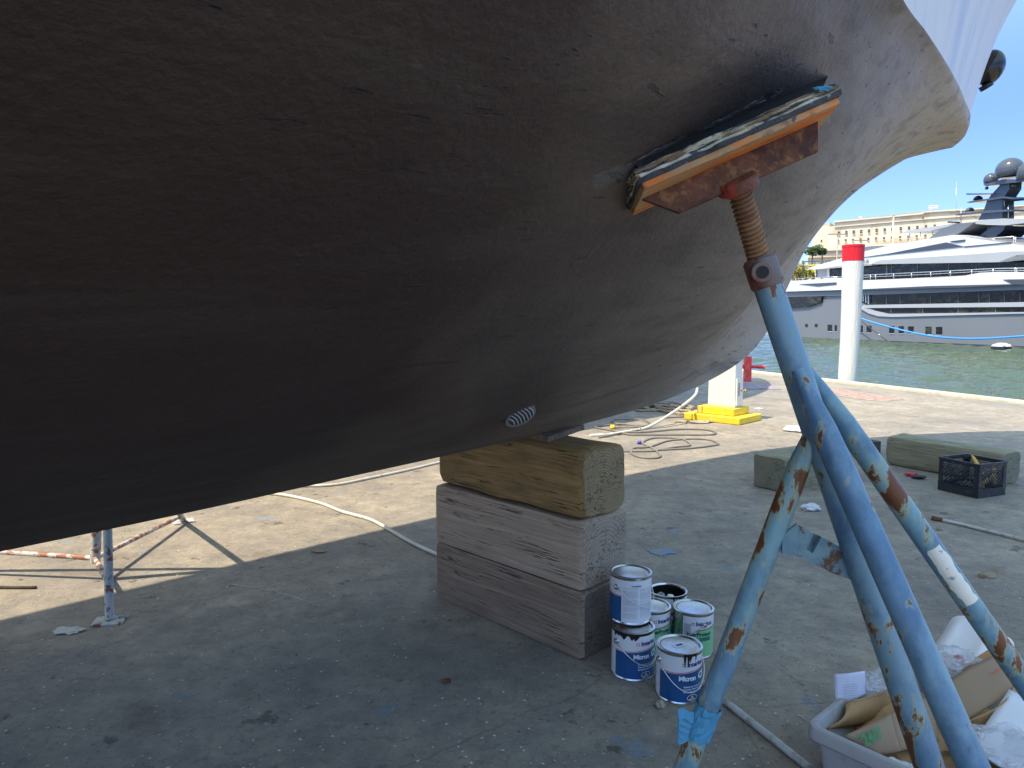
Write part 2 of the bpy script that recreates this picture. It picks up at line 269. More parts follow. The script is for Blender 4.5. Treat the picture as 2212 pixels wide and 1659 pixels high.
def hull_mat():
    """worn antifouling: streaks along the flow, flakes, darker rolled-on touch-ups where the pads stood"""
    m, t, b = nmat('antifouling_paint'); N = t.nodes.new; L = t.links.new
    tc = N('ShaderNodeTexCoord')
    def nz(sc, st=(1, 1, 1), d=7, r=.62, loc=(0, 0, 0)):
        q = N('ShaderNodeMapping'); q.inputs['Scale'].default_value = st; q.inputs['Location'].default_value = loc; q.inputs['Rotation'].default_value = (0, R(20), 0); L(tc.outputs['Object'], q.inputs[0])
        n = N('ShaderNodeTexNoise'); n.inputs['Scale'].default_value = sc; n.inputs['Detail'].default_value = d; n.inputs['Roughness'].default_value = r; L(q.outputs[0], n.inputs[0]); return n.outputs[0]
    def rng(v, a, bb, lo=0, hi=1):
        q = N('ShaderNodeMapRange'); q.inputs['From Min'].default_value = a; q.inputs['From Max'].default_value = bb; q.inputs['To Min'].default_value = lo; q.inputs['To Max'].default_value = hi; L(v, q.inputs[0]); return q.outputs[0]
    def mix(f, a, c):
        q = N('ShaderNodeMix'); q.data_type = 'RGBA'; L(f, q.inputs[0])
        if isinstance(a, tuple): q.inputs[6].default_value = c4(a)
        else: L(a, q.inputs[6])
        q.inputs[7].default_value = c4(c); return q.outputs[2]
    sxx = N('ShaderNodeSeparateXYZ'); L(tc.outputs['Object'], sxx.inputs[0])
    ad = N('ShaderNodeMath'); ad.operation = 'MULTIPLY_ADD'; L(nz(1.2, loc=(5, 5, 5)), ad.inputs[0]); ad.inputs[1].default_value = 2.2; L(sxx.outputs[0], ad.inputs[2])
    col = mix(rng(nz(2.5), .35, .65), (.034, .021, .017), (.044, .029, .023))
    col = mix(rng(ad.outputs[0], 1.8, 5.3, 0, .97), col, (.44, .37, .29))  # paler towards the bow: brightness there painted in, on top of chalky wear
    col = mix(rng(nz(2.2, (.6, 6, 6), loc=(2, 4, 1)), .50, .68, 0, .5), col, (.050, .039, .033))
    streak = rng(nz(3.6, (1, 13, 13), 5, .55, (4, 1, 7)), .668, .69)
    col = mix(rng(streak, 0, 1, 0, .55), col, (.026, .020, .018))
    col = mix(rng(nz(9, (1, 3, 3), loc=(8, 1, 2)), .70, .74, 0, .35), col, (.12, .085, .075))
    L(col, b.inputs['Base Color'])
    L(rng(nz(4, (1, 4, 4)), .3, .7, .50, .66), b.inputs['Roughness']); b.inputs['Specular IOR Level'].default_value = .32
    b1 = N('ShaderNodeBump'); b1.inputs['Strength'].default_value = .9; b1.inputs['Distance'].default_value = .0045; L(nz(55, (1, 1, 1), 5, .6), b1.inputs['Height'])
    b2 = N('ShaderNodeBump'); b2.inputs['Strength'].default_value = .24; b2.inputs['Distance'].default_value = .008; L(nz(5, (1.2, 8, 8), 6, .6), b2.inputs['Height']); L(b1.outputs[0], b2.inputs['Normal'])
    b3 = N('ShaderNodeBump'); b3.invert = True; b3.inputs['Strength'].default_value = .9; b3.inputs['Distance'].default_value = .006; L(streak, b3.inputs['Height']); L(b2.outputs[0], b3.inputs['Normal'])
    L(b3.outputs[0], b.inputs['Normal']); return m
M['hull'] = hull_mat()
M['patch'] = pm('fresh_antifouling', (.024, .021, .023), .42, bump=.6, bscale=60, bdist=.002, var=.2, vscale=9)
M['grindring'] = pm('ground_edge_grey', (.085, .085, .082), .6, bump=.4, bscale=60, var=.4, vscale=25)

# ---------------- mesh helpers ----------------
def link(name, bm, mat, parent=None, smooth=False, loc=None, autos=None):
    me = bpy.data.meshes.new(name); bmesh.ops.recalc_face_normals(bm, faces=bm.faces); bm.to_mesh(me); bm.free()
    for m_ in (mat if isinstance(mat, (list, tuple)) else [mat]): me.materials.append(m_)
    if smooth: me.shade_smooth()
    if autos: me.set_sharp_from_angle(angle=R(autos))
    o = bpy.data.objects.new(name, me); C.objects.link(o)
    if parent: o.parent = parent
    if loc: o.location = loc
    return o
def tag(o, label=None, cat=None, group=None, kind=None):
    if label: o['label'] = label
    if cat: o['category'] = cat
    if group: o['group'] = group
    if kind: o['kind'] = kind
    return o
def empty(name, loc=(0, 0, 0), rz=0, **k):
    o = bpy.data.objects.new(name, None); C.objects.link(o); o.location = loc; o.rotation_euler = (0, 0, rz); o.empty_display_size = .1
    return tag(o, **k)
def add_box(bm, c, s, mtx=None, mi=0, bevel=0):
    bef = set(bm.verts); r = bmesh.ops.create_cube(bm, size=1); vs_ = r['verts']
    for v in vs_: v.co = Vector((v.co.x*s[0], v.co.y*s[1], v.co.z*s[2]))
    if bevel:
        ed = list({e for v in vs_ for e in v.link_edges}); rb = bmesh.ops.bevel(bm, geom=ed, offset=bevel, segments=2, affect='EDGES', profile=.5)
        vs_ = [v for v in bm.verts if v not in bef]
    fs = {f for v in vs_ for f in v.link_faces}
    for f in fs: f.material_index = mi
    for v in vs_:
        v.co = v.co+Vector(c)
        if mtx: v.co = mtx@v.co
    return vs_
def box(name, c, s, mat, parent=None, mtx=None, bevel=0): 
    bm = bmesh.new(); add_box(bm, c, s, mtx, 0, bevel); return link(name, bm, mat, parent)
def frame_from(z, up=Vector((0, 0, 1))):
    z = z.normalized(); x = up.cross(z)
    if x.length < 1e-4: x = Vector((1, 0, 0)).cross(z)
    x.normalize(); y = z.cross(x); return x, y, z
def smooth_path(pts, n=8):
    pts = [Vector(p) for p in pts]; out = []
    P = [2*pts[0]-pts[1]]+pts+[2*pts[-1]-pts[-2]]
    for i in range(1, len(P)-2):
        for k in range(n):
            t = k/n; a, b_, c, d = P[i-1], P[i], P[i+1], P[i+2]
            out.append(.5*((2*b_)+(-a+c)*t+(2*a-5*b_+4*c-d)*t*t+(-a+3*b_-3*c+d)*t**3))
    out.append(pts[-1]); return out
def add_tube(bm, pts, r, n=12, cap=True, mi=0):
    pts = [Vector(p) for p in pts]; rs = r if isinstance(r, (list, tuple)) else [r]*len(pts)
    rings = []; x = None
    for i, p in enumerate(pts):
        d = (pts[min(i+1, len(pts)-1)]-pts[max(i-1, 0)]).normalized()
        if x is None: x, y, _ = frame_from(d)
        else:
            x = (x-d*x.dot(d)).normalized(); y = d.cross(x)
        rings.append([bm.verts.new(p+(x*math.cos(a)+y*math.sin(a))*rs[i]) for a in [2*math.pi*k/n for k in range(n)]])
    for a, b_ in zip(rings, rings[1:]):
        for k in range(n):
            f = bm.faces.new((a[k], a[(k+1) % n], b_[(k+1) % n], b_[k])); f.material_index = mi; f.smooth = True
    if cap:
        for rr in (rings[0][::-1], rings[-1]):
            f = bm.faces.new(rr); f.material_index = mi
    return rings
def tube(name, pts, r, mat, parent=None, n=14, sm=0):
    bm = bmesh.new(); add_tube(bm, smooth_path(pts, sm) if sm else pts, r, n); return link(name, bm, mat, parent, autos=40)
def add_lathe(bm, prof, n=32, c=(0, 0, 0), mi=0, closed=False):
    rings = []
    for r_, z in prof:
        rings.append([bm.verts.new((c[0]+r_*math.cos(2*math.pi*k/n), c[1]+r_*math.sin(2*math.pi*k/n), c[2]+z)) for k in range(n)] if r_ > 1e-6 else [bm.verts.new((c[0], c[1], c[2]+z))])
    for a, b_ in zip(rings, rings[1:]):
        for k in range(n):
            k2 = (k+1) % n
            vs_ = [a[k if len(a) > 1 else 0], a[k2 if len(a) > 1 else 0], b_[k2 if len(b_) > 1 else 0], b_[k if len(b_) > 1 else 0]]
            u = []
            for v in vs_:
                if v not in u: u.append(v)
            if len(u) > 2:
                f = bm.faces.new(u); f.material_index = mi; f.smooth = True
def prism(name, pts, ext, mat, parent=None, bevel=0):
    """closed outline of 3-D points, thickened by the vector ext"""
    bm = bmesh.new(); a = [bm.verts.new(p) for p in pts]; b_ = [bm.verts.new(Vector(p)+ext) for p in pts]
    f1 = bm.faces.new(a); f2 = bm.faces.new(b_[::-1])
    for i in range(len(a)):
        j = (i+1) % len(a); bm.faces.new((a[j], a[i], b_[i], b_[j]))
    if bevel: bmesh.ops.bevel(bm, geom=list(bm.edges), offset=bevel, segments=1, affect='EDGES')
    bmesh.ops.triangulate(bm, faces=[f for f in bm.faces if len(f.verts) > 4])
    return link(name, bm, mat, parent)
def noise_v(p, s, k=0):
    from mathutils import noise
    return noise.noise_vector(Vector(p)*s+Vector((k*3.1, k*1.7, k*.9)))
def text_bm(s, size, bold=0.0, spacing=1.0):
    cu = bpy.data.curves.new('t', 'FONT'); cu.body = s; cu.size = size; cu.offset = bold; cu.space_character = spacing; cu.resolution_u = 3
    o = bpy.data.objects.new('t', cu); C.objects.link(o); dg = bpy.context.evaluated_depsgraph_get()
    me = bpy.data.meshes.new_from_object(o.evaluated_get(dg)); bm = bmesh.new(); bm.from_mesh(me)
    bpy.data.objects.remove(o); bpy.data.curves.remove(cu); bpy.data.meshes.remove(me); return bm
def pchip(xs, ys):
    xs = np.array(xs, float); ys = np.array(ys, float); h = np.diff(xs); d = np.diff(ys)/h; m = np.zeros(len(xs))
    m[0], m[-1] = d[0], d[-1]
    for i in range(1, len(xs)-1):
        if d[i-1]*d[i] > 0:
            w1, w2 = 2*h[i]+h[i-1], h[i]+2*h[i-1]; m[i] = (w1+w2)/(w1/d[i-1]+w2/d[i])
    def f(x):
        i = int(np.clip(np.searchsorted(xs, x)-1, 0, len(h)-1)); t = (x-xs[i])/h[i]
        return float((2*t**3-3*t*t+1)*ys[i]+(t**3-2*t*t+t)*h[i]*m[i]+(-2*t**3+3*t*t)*ys[i+1]+(t**3-t*t)*h[i]*m[i+1])
    return f

# ---------------- ground, quay, water, far land ----------------
E0, ED = Vector((8.7, 11.8, 0)), Vector((-.315, 1, 0)).normalized()        # far edge line of the coping
EN = Vector((ED.y, -ED.x, 0))                                             # towards the water
def slab(name, pts, z0, z1, mat): return prism(name, [Vector((p[0], p[1], z0)) for p in pts], Vector((0, 0, z1-z0)), mat)
cw = .36
ge = lambda s, off: E0+ED*s+EN*off
tag(slab('ground', [(-70, -30), ge(-45, -cw)[:2], ge(28, -cw)[:2], (-70, 45)], -2.5, 0, M['ground']), kind='structure')
cp = slab('quay_coping', [ge(-45, -cw)[:2], ge(-45, 0)[:2], ge(28, 0)[:2], ge(28, -cw)[:2]], -2.5, .035, M['coping']); tag(cp, kind='structure')
WZ = -1.4
rw = random.Random(4); wv_ = []
for i in range(26):
    lam = rw.uniform(.5, 3.2); an = R(rw.gauss(70, 38)); wv_.append((2*math.pi/lam*math.cos(an), 2*math.pi/lam*math.sin(an), rw.random()*6.3, .0105*lam**.8))
wa = np.array(wv_); ys = [9.0]
while ys[-1] < 135: ys.append(ys[-1]+.10+.0035*ys[-1])
ys = np.array(ys); nx_ = 330; us = np.linspace(.18, .86, nx_); Yg, Ug = np.meshgrid(ys, us, indexing='ij'); Xg = Yg*Ug+1.0
Zg = np.zeros_like(Xg)
for kx, ky, ph, am in wv_: Zg += am*np.sin(kx*Xg+ky*Yg+ph)
edge = np.minimum(1, np.minimum((Ug-.18)/.02, (.86-Ug)/.02))*np.minimum(1, (135-Yg)/8)*np.minimum(1, (Yg-9)/.5)
Zg = WZ+Zg*np.clip(edge, 0, 1)
bm = bmesh.new(); V_ = [[bm.verts.new((Xg[i, j], Yg[i, j], Zg[i, j])) for j in range(nx_)] for i in range(len(ys))]
for i in range(len(ys)-1):
    for j in range(nx_-1): bm.faces.new((V_[i][j], V_[i][j+1], V_[i+1][j+1], V_[i+1][j])).smooth = True
L0_, L1_, R0_, R1_ = V_[0][0], V_[-1][0], V_[0][-1], V_[-1][-1]
o1, o2, o3_, o4 = [bm.verts.new(p) for p in ((-900, -200, WZ), (1200, -200, WZ), (1200, 1500, WZ), (-900, 1500, WZ))]
bm.faces.new([o1, o2]+[V_[0][j] for j in range(nx_-1, -1, -1)]); bm.faces.new([o2, o3_]+[V_[i][-1] for i in range(len(ys)-1, -1, -1)])
bm.faces.new([o3_, o4]+[V_[-1][j] for j in range(nx_)]); bm.faces.new([o4, o1]+[V_[i][0] for i in range(len(ys))])
bmesh.ops.triangulate(bm, faces=[f for f in bm.faces if len(f.verts) > 4])
tag(link('water', bm, M['water']), kind='structure')

# ---------------- the big hull ----------------
AX = Vector((.72, .69, 0)).normalized(); NX = Vector((AX.y, -AX.x, 0)); KEEL = -2.07
hull_root = empty('motor_yacht', tuple(NX*KEEL), math.atan2(AX.y, AX.x), label='large boat with dark worn antifouling bottom and white topsides propped on timber blocks', cat='boat')
K = [(-9, .75), (-4, .80), (.24, .832), (1.3, .868), (2.25, .908), (3.0, .965), (3.46, 1.037), (3.9, 1.15), (4.21, 1.31), (4.49, 1.61), (4.74, 1.87), (5.18, 2.16), (5.6, 2.37), (6.05, 2.55), (6.6, 2.75), (7.2, 2.95)]
CU = [-9, -4, .24, 1.23, 2.1, 3.0, 3.6, 4.1, 4.5, 4.9, 5.25, 5.6, 5.95, 6.3, 6.75, 7.2]
bf = pchip([-9, -4, 0, 1.97, 2.65, 3.59, 4.82, 6.0, 6.7, 7.05, 7.2], [2.0, 2.0, 1.78, 1.43, 1.285, 1.11, .86, .61, .36, .16, 0])
zf = pchip([-9, -4, 0, 1.97, 2.65, 3.59, 4.82, 6.0, 7.2], [1.85, 1.9, 2.0, 2.2, 2.35, 2.5, 2.7, 2.85, 2.95])
SU = [-9, -4, .3, 1.4, 2.3, 3.3, 3.9, 4.45, 4.9, 5.35, 5.8, 6.25, 6.7, 7.15, 7.75, 8.4]
sbf = pchip([-9, -4, 0, 2, 4, 5.5, 6.6, 7.6, 8.1, 8.4], [2.2, 2.3, 2.25, 2.15, 1.95, 1.6, 1.2, .65, .3, 0])
T = np.linspace(0, 1, 16)
ku, kz, cuf, suf = pchip(T, [k[0] for k in K]), pchip(T, [k[1] for k in K]), pchip(T, CU), pchip(T, SU)
SZ = 4.4; HP = 1.6; HU = .5
def hull_point(t, v, side):
    """v in 0..1 bottom (keel to paint line), 1..2 topside up to the sheer"""
    cu_ = cuf(t); b_, zc = bf(cu_), zf(cu_)
    dch = .02+.075*max(0, min(1, (cu_-3)/3))*min(1, max(0, (7.2-cu_)/.5)); bl = b_*(1-.02)
    if v <= .9:
        q = v/.9; zk = kz(t); z = zk+(zc-dch-zk)*(.62*q+.38*q**1.9); w_ = max(0, min(1, (t-.28)/.24)); w_ = w_*w_*(3-2*w_); y = bl*(q**(1.02+HP*w_)+.07*(1-w_)*math.sin(math.pi*q)); u = ku(t)+(cu_-ku(t))*q**(1+HU*w_)
    elif v <= 1:
        q = (v-.9)/.1; z = zc-dch*(1-q)**1.5; y = bl+(b_-bl)*q; y += .015*math.sin(math.pi*q)*min(1, b_*3); u = cu_
    else:
        q = v-1; u = cu_+(suf(t)-cu_)*q; z = zc+(SZ-zc)*q; y = b_+(sbf(suf(t))-b_)*(.25*q+.75*q**3.2)
    return Vector((u, -side*y, z))
def hull_sheet(v0, v1, nv, nt_=150):
    bm = bmesh.new(); ts = [i/nt_ for i in range(nt_+1)]; vv = [v0+(v1-v0)*j/nv for j in range(nv+1)]
    for side in (1, -1):
        g = [[bm.verts.new(hull_point(t, v, side)) for v in vv] for t in ts]
        for i in range(nt_):
            for j in range(nv):
                try: bm.faces.new((g[i][j], g[i+1][j], g[i+1][j+1], g[i][j+1]))
                except ValueError: pass
    bmesh.ops.remove_doubles(bm, verts=bm.verts, dist=.0004); return bm
bmb = hull_sheet(0, 1, 34)
bvh = BVHTree.FromBMesh(bmb)
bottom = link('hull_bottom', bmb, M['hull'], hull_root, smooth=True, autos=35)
top = link('topside', hull_sheet(1.0, 2, 14), M['whitetop'], hull_root, smooth=True)
# transom and deck close the hull
bm = bmesh.new()
ring = [hull_point(0, v/10, 1) for v in range(0, 21)]+[hull_point(0, v/10, -1) for v in range(20, 0, -1)]
bm.faces.new([bm.verts.new(p) for p in ring]); bmesh.ops.triangulate(bm, faces=bm.faces); link('transom', bm, M['whitetop'], hull_root)
bm = bmesh.new(); ring = [hull_point(i/60, 2, 1)+Vector((0, 0, -.02)) for i in range(61)]+[hull_point(i/60, 2, -1)+Vector((0, 0, -.02)) for i in range(59, -1, -1)]
bm.faces.new([bm.verts.new(p) for p in ring]); bmesh.ops.triangulate(bm, faces=bm.faces); link('deck', bm, M['whitetop'], hull_root)
hull_root_m = Matrix.LocRotScale(hull_root.location, hull_root.rotation_euler, None); him = hull_root_m.inverted()
def hull_hit(px, py):
    o = him@ORI; d = (him.to_3x3()@ray(px, py)).normalized(); h = bvh.ray_cast(o, d)
    if h[0] is None: return None, None
    n = h[1]; n = -n if n.dot(d) > 0 else n
    return hull_root_m@h[0], (hull_root_m.to_3x3()@n).normalized()
def on_hull(px, py, off=.0):
    p, n = hull_hit(px, py); return p+n*off
# intake grate under the hull
gp, gn = hull_hit(1122, 893)
gx = (hull_hit(1152, 872)[0]-hull_hit(1094, 914)[0]); 
gx = (gx-gn*gx.dot(gn)).normalized(); gy = gn.cross(gx)
gn = (gn*.7+(ORI-gp).normalized()*.55).normalized(); a3, b3 = PD(1090, 917, 2.3), PD(1155, 869, 2.3); gx = (b3-a3); gx = (gx-gn*gx.dot(gn)).normalized(); gy = gn.cross(gx); gp = gp+gn*.014
GM = Matrix(((gx.x, gy.x, gn.x, gp.x), (gx.y, gy.y, gn.y, gp.y), (gx.z, gy.z, gn.z, gp.z), (0, 0, 0, 1)))
glen = .060
print('GRATE', gp, gn, glen)
def local_under(parent, mtx, bm):     # world-space bmesh -> parent's space
    bm.transform(him@mtx)
def ell(bm, a, b_, z0, z1, n=40, r0=0):
    o_ = [[bm.verts.new((x*math.cos(2*math.pi*k/n)*a, x*math.sin(2*math.pi*k/n)*b_, z)) for k in range(n)] for x, z in ((1, z0), (1-r0*.3, z1), (1-r0, z1), (1-r0, z0))]
    for A_, B_ in zip(o_, o_[1:]):
        for k in range(n): bm.faces.new((A_[k], A_[(k+1) % n], B_[(k+1) % n], B_[k]))
bm = bmesh.new(); ell(bm, glen, glen*.66, -.05, .004, r0=.2); local_under(hull_root, GM, bm); gr = link('intake_grate', bm, M['nozzle'], hull_root)
bm = bmesh.new(); o_ = [bm.verts.new((math.cos(2*math.pi*k/40)*glen*.9, math.sin(2*math.pi*k/40)*glen*.60, -.002)) for k in range(40)]; bm.faces.new(o_)
local_under(hull_root, GM, bm); link('grate_recess', bm, M['grindring'], gr)
bm = bmesh.new()
for k in range(-3, 4):
    x = k*glen*.21; hw = glen*.52*math.sqrt(max(0, 1-(x/(glen*.87))**2))
    add_tube(bm, [(x-.25*hw*0+.12*glen*math.cos(q*1.5), q*hw, .004) for q in (-1, -.5, 0, .5, 1)], .0030*glen/.06, 6)
local_under(hull_root, GM, bm); link('grate_bars', bm, M['galv'], gr)
# darker touch-up patches following the hull
def hull_patch(name, outline, mat, off, nx=24):
    """outline: four photo pixels; a sheet hugging the hull between them"""
    bm = bmesh.new(); g = []
    for i in range(nx+1):
        row = []
        for j in range(nx//2+1):
            u, v = i/nx, j/(nx//2)
            a = Vector(outline[0]).lerp(Vector(outline[1]), u); b_ = Vector(outline[3]).lerp(Vector(outline[2]), u); q = a.lerp(b_, v)
            rr = noise_v((u*3, v*3, 0), 1.5); q = q+Vector((rr.x, rr.y))*9
            p, n = hull_hit(q.x, q.y); row.append(bm.verts.new(him@(p+n*off)))
        g.append(row)
    for i in range(nx):
        for j in range(nx//2): bm.faces.new((g[i][j], g[i+1][j], g[i+1][j+1], g[i][j+1]))
    return link(name, bm, mat, hull_root, smooth=True)
hull_patch('scraped_paint_edge', ((1352, 352), (1690, 190), (1691, 194), (1353, 356)), M['grindring'], .0028)
def soft_patch(mat, pxs, colr, soft=.25, amt=.85, nsc=7):
    c = him@on_hull(*pxs[0]); d1 = him@on_hull(*pxs[1])-c; d2 = him@on_hull(*pxs[2])-c; t = mat.node_tree; N = t.nodes.new; L = t.links.new; b = t.nodes['Principled BSDF']
    tc = N('ShaderNodeTexCoord'); sb_ = N('ShaderNodeVectorMath'); sb_.operation = 'SUBTRACT'; L(tc.outputs['Object'], sb_.inputs[0]); sb_.inputs[1].default_value = c
    nz = N('ShaderNodeTexNoise'); nz.inputs['Scale'].default_value = nsc; nz.inputs['Detail'].default_value = 6; L(tc.outputs['Object'], nz.inputs[0]); outs = []
    rb = np.linalg.pinv(np.array([list(d1), list(d2)]).T)
    for d in (Vector(rb[0]), Vector(rb[1])):
        dt = N('ShaderNodeVectorMath'); dt.operation = 'DOT_PRODUCT'; L(sb_.outputs[0], dt.inputs[0]); dt.inputs[1].default_value = d
        ab = N('ShaderNodeMath'); ab.operation = 'ABSOLUTE'; L(dt.outputs['Value'], ab.inputs[0]); outs.append(ab.outputs[0])
    mx = N('ShaderNodeMath'); mx.operation = 'SMOOTH_MAX'; mx.inputs[2].default_value = .4; L(outs[0], mx.inputs[0]); L(outs[1], mx.inputs[1])
    ad = N('ShaderNodeMath'); ad.operation = 'MULTIPLY_ADD'; L(nz.outputs[0], ad.inputs[0]); ad.inputs[1].default_value = .5; L(mx.outputs[0], ad.inputs[2])
    mr = N('ShaderNodeMapRange'); mr.interpolation_type = 'SMOOTHSTEP'; mr.inputs['From Min'].default_value = 1.25-soft; mr.inputs['From Max'].default_value = 1.25+soft; mr.inputs['To Min'].default_value = amt; mr.inputs['To Max'].default_value = 0; L(ad.outputs[0], mr.inputs[0])
    src = b.inputs['Base Color'].links[0].from_socket; mi = N('ShaderNodeMix'); mi.data_type = 'RGBA'; L(mr.outputs[0], mi.inputs[0]); L(src, mi.inputs[6]); mi.inputs[7].default_value = c4(colr); L(mi.outputs[2], b.inputs['Base Color'])
soft_patch(M['hull'], ((1570, 235), (1745, 150), (1590, 300)), (.034, .028, .026), .34, .62)
soft_patch(M['hull'], ((1130, 800), (1215, 800), (1120, 900)), (.040, .033, .030), .35, .35)
soft_patch(M['hull'], ((1815, 205), (1845, 200), (1812, 240)), (.14, .14, .13), .12, .6, 30)
soft_patch(M['hull'], ((1325, 378), (1365, 362), (1328, 392)), (.12, .12, .115), .12, .5, 30)
# fittings at the bow edge: black rounded fender and tan rail end
def sph(bm, c, r, n=20, sq=(1, 1, 1), mtx=None):
    q = bmesh.ops.create_uvsphere(bm, u_segments=n, v_segments=n//2, radius=r)
    for v in q['verts']:
        v.co = Vector((v.co.x*sq[0], v.co.y*sq[1], v.co.z*sq[2]))
        if mtx: v.co = mtx@v.co
        v.co += Vector(c)
    for f in {f for v in q['verts'] for f in v.link_faces}: f.smooth = True
bm = bmesh.new(); cpt = PD(2138, 146, 5.6); sph(bm, cpt, .125, 24, (.85, .85, 1.12), Matrix.Rotation(R(18), 3, 'Y'))
fe = empty('fender', tuple(cpt), label='round black fender pressed against the white bow at the right edge', cat='fender')
bm.transform(Matrix.Translation(-cpt)); link('fender_body', bm, M['fender'], fe)
bm = bmesh.new(); add_tube(bm, [Vector((-.01, 0, -.16)), Vector((-.03, .0, -.13))], .05, 16); link('fender_collar', bm, M['blackpaint'], fe)
p1 = PD(2163, -30, 5.4); prism('rubbing_strake', [him@PD(a, b_, 5.45) for a, b_ in ((2150, -60), (2176, -60), (2166, 20), (2158, 22))], Vector((.05, .05, 0)), M['tan'], hull_root)

# unseen neighbour boat added on the port side to shade the quay
nb = empty('motor_yacht', tuple(NX*(KEEL-6.3)+AX*5.0), math.atan2(AX.y, AX.x), label='unseen hauled out boat with dark bottom added beyond the near hull for its shade', cat='boat')
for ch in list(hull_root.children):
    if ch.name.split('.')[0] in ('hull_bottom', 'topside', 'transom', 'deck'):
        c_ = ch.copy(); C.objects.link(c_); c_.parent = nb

# ---------------- timbers ----------------
def timber(name, L_, W_, H_, mat, seed=0, bev=.012, rough=.004, roundness=0):
    bm = bmesh.new(); nx = 40; n = 9
    # cross-section ring, rounded square
    ring = []
    for k in range(4*n):
        a = 2*math.pi*(k+.5)/(4*n); e = 30-roundness*32
        x, y = math.cos(a), math.sin(a); s_ = (abs(x)**e+abs(y)**e)**(-1/e); ring.append((x*s_*W_/2, y*s_*H_/2))
    xs = [-L_/2+L_*i/nx for i in range(nx+1)]; rings = []
    for i, x in enumerate(xs):
        sh = 1-(.012/min(W_, H_)*2 if i in (0, nx) else 0)
        rr = []
        for (y, z) in ring:
            p = Vector((x, y*sh, z*sh)); d = noise_v(p, 5, seed)*rough+noise_v(Vector((x*.3, y, z)), 14, seed)*rough*.6
            rr.append(bm.verts.new(p+Vector((d.x, d.y, d.z))))
        rings.append(rr)
    m_ = 4*n
    for a, b_ in zip(rings, rings[1:]):
        for k in range(m_): bm.faces.new((a[k], a[(k+1) % m_], b_[(k+1) % m_], b_[k]))
    for rr, s_ in ((rings[0], -1), (rings[-1], 1)):
        prev = rr
        for q in (.75, .5, .25):
            cur = []
            for (y, z) in ring:
                p = Vector((s_*(L_/2+.003), y*q, z*q)); d = noise_v(p, 20, seed+3)*rough; cur.append(bm.verts.new(p+Vector((d.x*.8, 0, 0))))
            for k in range(m_): bm.faces.new((prev[k], prev[(k+1) % m_], cur[(k+1) % m_], cur[k]))
            prev = cur
        cv = bm.verts.new((s_*(L_/2+.003), 0, 0))
        for k in range(m_): bm.faces.new((prev[k], prev[(k+1) % m_], cv))
    o = link(name, bm, mat, smooth=True, autos=35); return o
bdir = Vector((.689, -.725, 0)).normalized()
def place(o, c, rz, rx=0, ry=0): o.location = c; o.rotation_euler = (rx, ry, rz); return o
near = G(1258, 1430); brz = math.atan2(-.70, .71)
ang = lambda v: math.atan2(v.y, v.x)
side = (G(940, 1290)-near); side.z = 0; sd = side.normalized(); wd = Vector((-sd.y, sd.x, 0)); wd = wd if wd.y > 0 else -wd
BW, BL, BH = .30, side.length, .292
cen = near+sd*BL/2+wd*BW/2
st = [('woodlow', 0, 'darkest grey brown timber at the bottom of the keel block stack', 0, 1), ('woodmid', 1, 'pale grey timber with split end, middle of the keel block stack', 0, 0), ('woodtop', 2, 'brown timber with rounded mossy end, topmost of the keel block stack', .02, 1)]
for mk, i, lb, off, rd in st:
    o = timber('timber_block', BL-(.02 if i == 2 else 0), BW-(.0 if i < 2 else .005), BH+.001, M[mk], i, roundness=.15 if i < 2 else .72, rough=.0025 if i < 2 else .007)
    place(o, cen+Vector((0, 0, BH*(i+.5)))+(sd*-.008 if i == 2 else Vector((0, 0, 0))), ang(-sd)+(0, R(.15), R(-1.2))[i]); tag(o, lb, 'timber', 'timbers stacked under the keel')
# scrap plywood on the block stack
pz = 3*BH
bm = bmesh.new(); q = [G(1105, 938, pz+.004), G(1185, 953, pz+.004), G(1262, 926, pz+.004), G(1160, 915, pz+.004)]
for lay in range(3):
    vs_ = []
    n_ = 14
    for a, b_ in zip(q, q[1:]+q[:1]):
        for k in range(n_):
            p = a.lerp(b_, k/n_); r_ = noise_v(p, 45, lay)*.006; vs_.append(bm.verts.new((p.x+r_.x, p.y+r_.y, pz-.001+lay*.0085)))
    up = [bm.verts.new(v.co+Vector((0, 0, .0078))) for v in vs_]
    bm.faces.new(vs_[::-1]); bm.faces.new(up)
    for k in range(len(vs_)): bm.faces.new((vs_[k], vs_[(k+1) % len(vs_)], up[(k+1) % len(vs_)], up[k]))
tag(link('plywood_scrap', bm, M['ply']), 'splintered black stained plywood scrap between the keel and the top timber', 'plywood')
# loose timbers on the quay
def lay_timber(a, b_, W_, H_, mk, seed, lb, rd=.5, name='timber_block', grp='loose timbers lying on the quay'):
    d = b_-a; o = timber(name, d.length, W_, H_, M[mk], seed, roundness=rd, rough=.009); nrm = Vector((-d.y, d.x, 0)).normalized(); nrm = nrm if nrm.y > 0 else -nrm
    place(o, (a+b_)/2+nrm*W_/2+Vector((0, 0, H_/2-.004)), ang(d)); return tag(o, lb, 'timber', grp)
lay_timber(G(1912, 1003), G(2163, 1050), .29, .29, 'woodgreen', 11, 'long greenish grey timber lying behind the black milk crate', .75)
a_ = G(1696, 1066); lay_timber(a_, a_+Vector((.84, .60, 0)), .31, .285, 'woodgreen', 17, 'short timber with ringed end beside the leg of the blue stand', .4)
lay_timber(G(1826, 986), G(1904, 979), .16, .13, 'wooddark', 23, 'small dark brown timber between the two greenish timbers', .2)
